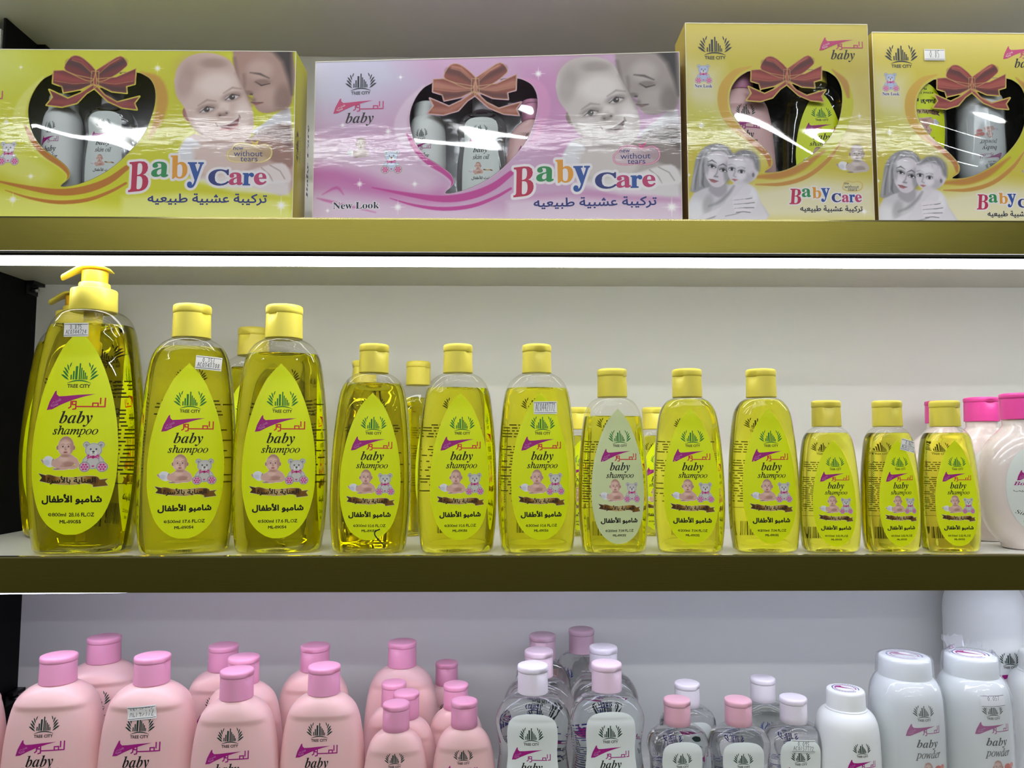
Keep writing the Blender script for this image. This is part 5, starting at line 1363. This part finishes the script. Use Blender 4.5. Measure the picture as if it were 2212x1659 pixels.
    draw_bow(PX(P, lambda x, y: f(725+(x-980)*.94, 385+(y-245)*.98), k*.95))
    fb = lambda x, y: f(725+(x-980)*.94, 385+(y-245)*.98)
    hole = np.maximum(P.sdf([f(*q) for q in hp], 3), -bow_sdf(P, fb)+.0011)
    draw_crawling_baby(P, *f(1035, 998), 200*k, .7)
    draw_bear(P, *f(152, 436), 106*k, pale=.2, tint=(160, 176, 216))
    hb = [(1085, 1060), (1076, 1092), (1100, 1108), (1150, 1110), (1190, 1100), (1198, 1066), (1170, 1050), (1140, 1056), (1110, 1048)]
    Q.line(hb+[hb[0]], 8, (214, 190, 110), soft=3, smooth=3)
    draw_stars(P, [(*f(x, y), r*k) for x, y, r in ((190, 700, 40), (1210, 1240, 34), (520, 1180, 0.1), (1180, 640, 24), (110, 1010, 20))])
    A = Art(); B = lambda x0, y0, x1, y1: (*f(x0, y1), *f(x1, y0))
    x, y = f(274, 238); city_mark(A, x, y, 216*k, IK['dusk'], 2, IK['dusk'])
    x0, y0, x1, y1 = B(928, 148, 1142, 230); swoosh_mark(A, x0, x1, y0, y1, IK['rose'], IK['white'])
    x0, y0, x1, y1 = B(1036, 176, 1200, 224); name_mark(A, x0, x1, y0, y1, IK['rose'])
    A.text(math_italic('baby', True), B(1002, 226, 1150, 302), IK['black'], 2, shear=.06)
    for ch, bb, c, sh_ in (('B', (742, 1098, 812, 1192), 'crimson', .12), ('a', (820, 1096, 874, 1148), 'leaf', 0), ('b', (886, 1088, 938, 1156), 'orange', 0), ('y', (942, 1094, 992, 1178), 'royal', 0),
                           ('C', (1008, 1126, 1062, 1180), 'navy', 0), ('a', (1072, 1136, 1112, 1180), 'rose', 0), ('r', (1118, 1134, 1150, 1180), 'royal', 0), ('e', (1154, 1134, 1192, 1180), 'rose', 0)):
        A.text(math_bold(ch), B(*bb), IK[c], 1, shear=sh_, halo=HALO, under=P, halo_w=9*k, bold=3*k, res=2)
    A.text(arabic('تركيبة عشبية طبيعيه'), B(810, 1204, 1198, 1246), IK['text'], 2, bold=2*k, res=2)
    A.text('new', B(1084, 1058, 1114, 1070), IK['text'], 2, res=2); A.text('without', B(1086, 1074, 1176, 1094), IK['text'], 2, res=2); A.text('tears', B(1108, 1094, 1164, 1110), IK['text'], 2, res=2)
    A.text(math_bold('New Look'), B(148, 442, 256, 462), IK['navy'], 2, res=2, halo=HALO, under=P, halo_w=3*k)
    return P, hole, A

def front_mesh(P, hole, A):
    """printed front card with the window cut out; hole < 0 inside the window"""
    k = hole > 0; n = P.nx
    q = k[:-1, :-1] | k[1:, :-1] | k[:-1, 1:] | k[1:, 1:]
    X, Y = P.X.copy(), P.Y.copy()
    gy, gx = np.gradient(hole, P.Y[1, 0]-P.Y[0, 0], P.px); g2 = gx*gx+gy*gy
    near = (hole <= 0) & (hole > -2*P.px) & (g2 > .25)
    X[near] -= (hole*gx/np.maximum(g2, .25))[near]; Y[near] -= (hole*gy/np.maximum(g2, .25))[near]
    j, i = np.nonzero(q); Q = np.stack([j*n+i, j*n+i+1, (j+1)*n+i+1, (j+1)*n+i], 1)
    u, inv = np.unique(Q, return_inverse=True)
    V = np.stack([X.ravel()[u], np.zeros(len(u)), Y.ravel()[u]], 1)
    me1 = gridmesh('front_panel', V, inv.reshape(-1, 4), BOX_MATS, ink=P.ink()[u])
    lt = A.build('lettering', BOX_MATS, lambda v, h: np.stack([v[:, 0], -h-.00006, v[:, 1]], 1))
    import bmesh
    bm = bmesh.new(); bm.from_mesh(me1); bm.from_mesh(lt); bm.to_mesh(me1); bm.free(); bpy.data.meshes.remove(lt)
    return me1
def carton_mesh(W, H, T, col, col2):
    """back, sides, top and bottom of the carton"""
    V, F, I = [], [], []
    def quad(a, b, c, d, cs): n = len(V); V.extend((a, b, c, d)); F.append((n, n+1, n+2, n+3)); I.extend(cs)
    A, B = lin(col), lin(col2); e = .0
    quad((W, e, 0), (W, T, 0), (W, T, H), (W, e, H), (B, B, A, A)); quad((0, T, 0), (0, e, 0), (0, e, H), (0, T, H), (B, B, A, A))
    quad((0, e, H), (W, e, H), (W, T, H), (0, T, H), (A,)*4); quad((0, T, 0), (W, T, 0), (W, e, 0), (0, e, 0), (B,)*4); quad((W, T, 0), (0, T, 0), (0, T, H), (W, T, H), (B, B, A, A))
    # creased edges, a little lighter than the print
    w = .0006; C = lin((236, 234, 216))
    for x0, x1, z0, z1 in ((0, W, H-w, H+.0002), (0, w, 0, H), (W-w, W, 0, H)):
        quad((x0, -.0003, z0), (x1, -.0003, z0), (x1, -.0003, z1), (x0, -.0003, z1), (C,)*4)
    return mesh('carton', V, F, [m_card], smooth=False, ink=np.array(I))
def side_print(H, T):
    A = Art()
    A.text('TREE CITY', (-.009, .0, .009, .0028), IK['dusk'], 2, res=1)
    city_mark(A, 0, .009, .020, IK['dusk'], 2, text=False)
    A.text(math_bold('Baby Care'), (-.024, -.040, .024, -.030), IK['navy'], 2, res=2, bold=.0004)
    return A
def film_mesh(W, H, x0, x1, z0, z1, seed):
    rnd = np.random.RandomState(seed); n, m = 90, 60; X, Z = np.meshgrid(np.linspace(x0, x1, n), np.linspace(z0, z1, m))
    Y = np.zeros_like(X)
    for _ in range(9):
        a, fx, fz, p = rnd.uniform(.00002, .00008), rnd.uniform(15, 90), rnd.uniform(25, 190), rnd.rand()*6
        Y += a*np.sin(fx*X+fz*Z+p)
    edge = np.minimum.reduce([X-x0, x1-X, Z-z0, z1-Z]); Y = Y*np.clip(edge/.01, 0, 1)+.0012
    V = np.stack([X.ravel(), Y.ravel(), Z.ravel()], 1); j, i = np.mgrid[0:m-1, 0:n-1]; a = (j*n+i).ravel()
    return mesh('window_film', V, np.stack([a, a+1, a+n+1, a+n], 1).tolist(), [m_film])
def gift_box(label, origin, yaw, W, H, T, front, col, col2, win, tray, seed, side=None):
    t = thing('gift_box', label, 'box', origin, (0, 0, yaw), 'baby gift boxes on the top shelf')
    obj('front_panel', front, t, label='printed front with heart-shaped window'); c = obj('carton', carton_mesh(W, H, T, col, col2), t)
    if side is not None:
        a, mp = side
        obj('side_print', a.build('side_print', BOX_MATS, mp), c)
    x0, x1, z0, z1 = win
    obj('window_film', film_mesh(W, H, x0, x1, z0, z1, seed), t, label='clear heart window')
    b = MB(); nx, nz = 40, 24; D = T-.0015
    # vacuum formed tray: shallow ribs and cups
    V, F = [], []
    for j in range(nz+1):
        for i in range(nx+1):
            u, v = i/nx, j/nz; y = D-.0014*(1+math.sin(u*math.pi*9+seed))*math.sin(math.pi*v)**.5-.0006*math.sin(v*9+seed)
            V.append((.003+(W-.006)*u, min(y, T-.001), .003+(H-.006)*v))
    for j in range(nz):
        for i in range(nx): a = j*(nx+1)+i; F.append((a, a+1, a+nx+2, a+nx+1))
    obj('tray', mesh('tray', V, F, [tray], smooth=True), t)
    return t

PINK = dict(bg=(202, 164, 198), pale=(196, 200, 222), deep=(196, 104, 172), veil=(222, 204, 222), band=(190, 66, 148), band2=(216, 150, 196), rim=(228, 200, 220), badge=(206, 176, 192), ring=(198, 80, 130), grey=.72, bow=((134, 66, 54), (190, 128, 108), (62, 26, 26), (196, 160, 120)))
YELL = dict(bg=(206, 208, 26), pale=(214, 222, 110), deep=(196, 190, 18), veil=(228, 230, 130), band=(186, 116, 26), band2=(198, 142, 44), rim=(214, 210, 70), badge=(206, 186, 130), ring=(216, 186, 60), grey=.10, bow=((112, 22, 24), (160, 58, 52), (40, 6, 10), (206, 172, 84)))
zs = Z_TOP+.0001
L2, R2 = un(678, 300, .058), un(1471, 300, .031)
yaw2 = math.atan2(R2.y-L2.y, R2.x-L2.x); W2 = math.hypot(R2.x-L2.x, R2.y-L2.y); H2 = px_z(1462, 112, .031)-zs
f2 = Plane((L2.x, L2.y, zs), yaw2); cf2 = lambda x, y: f2(650+x/2.6024, 90+y/2.6024)
# the yellow twin: same artwork, measured from its right edge
Y1 = .031; R1 = un(636, 290, Y1); H1 = px_z(636, 111, Y1)-zs; W1 = W2
f1 = Plane((R1.x-W1, Y1, zs), 0); c1 = lambda x, y: f1(x/3.16, 80+y/3.16)
a_, b_2 = c1(190, 640), c1(1820, 1060); a2, b2 = cf2(614, 470), cf2(1998, 944)
def cf1(x, y):
    """pink close-up pixel -> yellow box face, fitted on two shared marks"""
    u, v = cf2(x, y); return a_[0]+(u-a2[0])*(b_2[0]-a_[0])/(b2[0]-a2[0])-.0, H1+(v-H2)*H1/H2
P_, hole_, A_ = long_panel(cf1, W1, H1, YELL, 'yellow')
hx = [cf1(*q) for q in HEART_LONG]; win1 = (min(q[0] for q in hx)-.004, max(q[0] for q in hx)+.004, min(q[1] for q in hx)-.004, max(q[1] for q in hx)+.004)
T1 = .046
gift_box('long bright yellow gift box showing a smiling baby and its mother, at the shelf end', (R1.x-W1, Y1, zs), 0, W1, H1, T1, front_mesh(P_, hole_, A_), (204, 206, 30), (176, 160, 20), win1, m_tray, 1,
         (side_print(H1, T1), lambda V, h: np.stack([np.full(len(V), W1)+h+.0002, T1*.5+V[:, 1]*0+(V[:, 1]-.0)*-.9+.0, H1*.48+V[:, 0]*1.7], 1)))
P_, hole_, A_ = long_panel(cf2, W2, H2, PINK, 'pink')
hx = [cf2(*q) for q in HEART_LONG]; win2 = (min(q[0] for q in hx)-.004, max(q[0] for q in hx)+.004, min(q[1] for q in hx)-.004, max(q[1] for q in hx)+.004)
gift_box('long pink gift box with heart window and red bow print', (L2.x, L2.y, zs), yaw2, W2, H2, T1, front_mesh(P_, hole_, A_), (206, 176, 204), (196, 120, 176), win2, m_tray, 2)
Y3 = .031; L3, R3 = un(1484, 300, Y3), un(1883, 300, Y3); W3 = R3.x-L3.x; H3 = px_z(1680, 51, Y3)-zs; T3 = .045
f3 = Plane((L3.x, Y3, zs), 0); cf3 = lambda x, y: f3(1450+x/2.903, 30+y/2.903)
P_, hole_, A_ = square_panel(cf3, W3, H3); fm3 = front_mesh(P_, hole_, A_)
hx = [cf3(*q) for q in HEART_SQ]; win3 = (min(q[0] for q in hx)-.004, max(q[0] for q in hx)+.004, min(q[1] for q in hx)-.004, max(q[1] for q in hx)+.004)
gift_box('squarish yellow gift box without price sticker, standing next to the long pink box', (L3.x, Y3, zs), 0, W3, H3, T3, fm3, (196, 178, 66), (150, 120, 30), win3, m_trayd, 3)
Y4 = .046; L4 = un(1891, 290, Y4)
b4 = gift_box('squarish yellow gift box with a white price sticker, cut off by the picture edge', (L4.x, Y4, zs), 0, W3, H3, T3, fm3, (196, 178, 66), (150, 120, 30), win3, m_trayd, 4)
f4 = Plane((L4.x, Y4, zs), 0); sx, sz = f4(2018, 119)
obj('price_sticker', sticker_art(('0.85',), .0225, .0125).build('price_sticker', [m_paper, m_pen], lambda V, h: np.stack([V[:, 0]+sx, -h-.0004, V[:, 1]+sz], 1)), b4, label='white price sticker')

# what lies in the boxes, behind the windows ------------------------------------
def boxed(kind, label, group, org, yaw, u, y, v, scale, rz=0.0, rx=0.0, flip=False, cat='bottle', name='boxed_bottle'):
    """a bottle standing inside a gift box; (u, v) on the box face is where its base centre comes"""
    c, s = math.cos(yaw), math.sin(yaw)
    t = thing(name, label, cat, (org[0]+u*c-y*s, org[1]+u*s+y*c, org[2]+v), (0, math.pi if flip else 0, yaw+math.radians(rz)+(0)), group)
    t.scale = (scale,)*3 if np.isscalar(scale) else scale
    return t
GB = 'bottles inside the gift boxes'
def box_oil(label, org, yaw, u, v, s, y):
    T = KIND['O']; t = boxed('O', label, GB, org, yaw, u, y, v, s)
    obj('body', T['body'], t, label='clear plastic body'); obj('baby_oil', T['liq'], t, label='clear oil'); c, l = cap_of(T, m_frost, -.8, .99, .24); co = obj('cap', c, t, (0, 0, T['hb'])); obj('lid', l, co)
    obj('front_label', T['lab'], t, label='white waisted label')
def box_powder(label, org, yaw, u, v, s, y, flip=False, wrap=False, rz=0):
    T = KIND['P']; t = boxed('P', label, GB, org, yaw, u, y, v, s, flip=flip, rz=rz)
    obj('body', T['body'], t); obj('cap', T['cap'], t, (0, 0, T['hb'])); obj('front_print', T['pr'], t)
    if wrap: obj('shrink_wrap', wrap_mesh(T, 5, False), t, label='crumpled clear plastic film')
def box_lotion(label, org, yaw, u, v, s, y, rz=0):
    T = KIND['S']; t = boxed('S', label, GB, org, yaw, u, y, v, s, rz=rz)
    obj('body', T['body'], t); c, l = cap_of(T, m_pinkcap, -.6); co = obj('cap', c, t, (0, 0, T['hb'])); obj('lid', l, co); obj('front_print', T['pr'], t)
def box_shampoo(label, org, yaw, u, v, s, y, flip=False, rz=0):
    T = BT['200']; t = boxed('200', label, GB, org, yaw, u, y, v, s, flip=flip, rz=rz); k = list(T['body'])[0]
    obj('body', T['body'][k][0], t, label='clear plastic body'); obj('shampoo', T['body'][k][1], t, label='yellow liquid'); c, l = list(T['caps'].values())[0]
    co = obj('cap', c, t, (0, 0, T['hb'])); obj('lid', l, co); obj('front_label', list(T['lab'].values())[-1], t, label='lime yellow teardrop label')
O1, O2, O3, O4 = (R1.x-W1, Y1, zs), (L2.x, L2.y, zs), (L3.x, Y3, zs), (L4.x, Y4, zs)
u, v = c1(690, 800); box_oil('small clear oil bottle with white label inside the yellow long box', O1, 0, u, .035, .70, .0185)
u, v = c1(345, 800); box_powder('white powder bottle behind the heart window of the yellow long box', O1, 0, u, .004, (.62, .52, .82), .0195, rz=-14)
u, v = cf2(1010, 700); box_oil('small clear oil bottle with white label inside the pink long box', O2, yaw2, u, .032, .74, .0185)
u, v = cf2(690, 700); box_powder('white powder bottle behind the heart window of the pink long box', O2, yaw2, u, .004, (.62, .52, .84), .0195, rz=-10)
u, v = cf2(1300, 600); box_lotion('pink lotion bottle inside the pink long box, right of its oil bottle', O2, yaw2, u, .024, .92, .0185)
u, v = cf3(470, 700); box_lotion('pink lotion bottle inside the squarish box without sticker', O3, 0, u, .034, (1.16, .95, 1.12), .0200, rz=8)
u, v = cf3(945, 700); box_shampoo('yellow-labelled shampoo bottle inside the squarish box without sticker', O3, 0, u, .0235, (.97, .88, .90), .0195)
u, v = cf3(410, 600); box_shampoo('yellow-labelled shampoo bottle lying upside down inside the stickered box', O4, 0, u, .177, (.97, .88, .97), .0195, True)
u, v = cf3(850, 600); box_powder('white powder bottle upside down in film inside the stickered box', O4, 0, u, .157, (.72, .52, .66), .0205, True, True, rz=0)
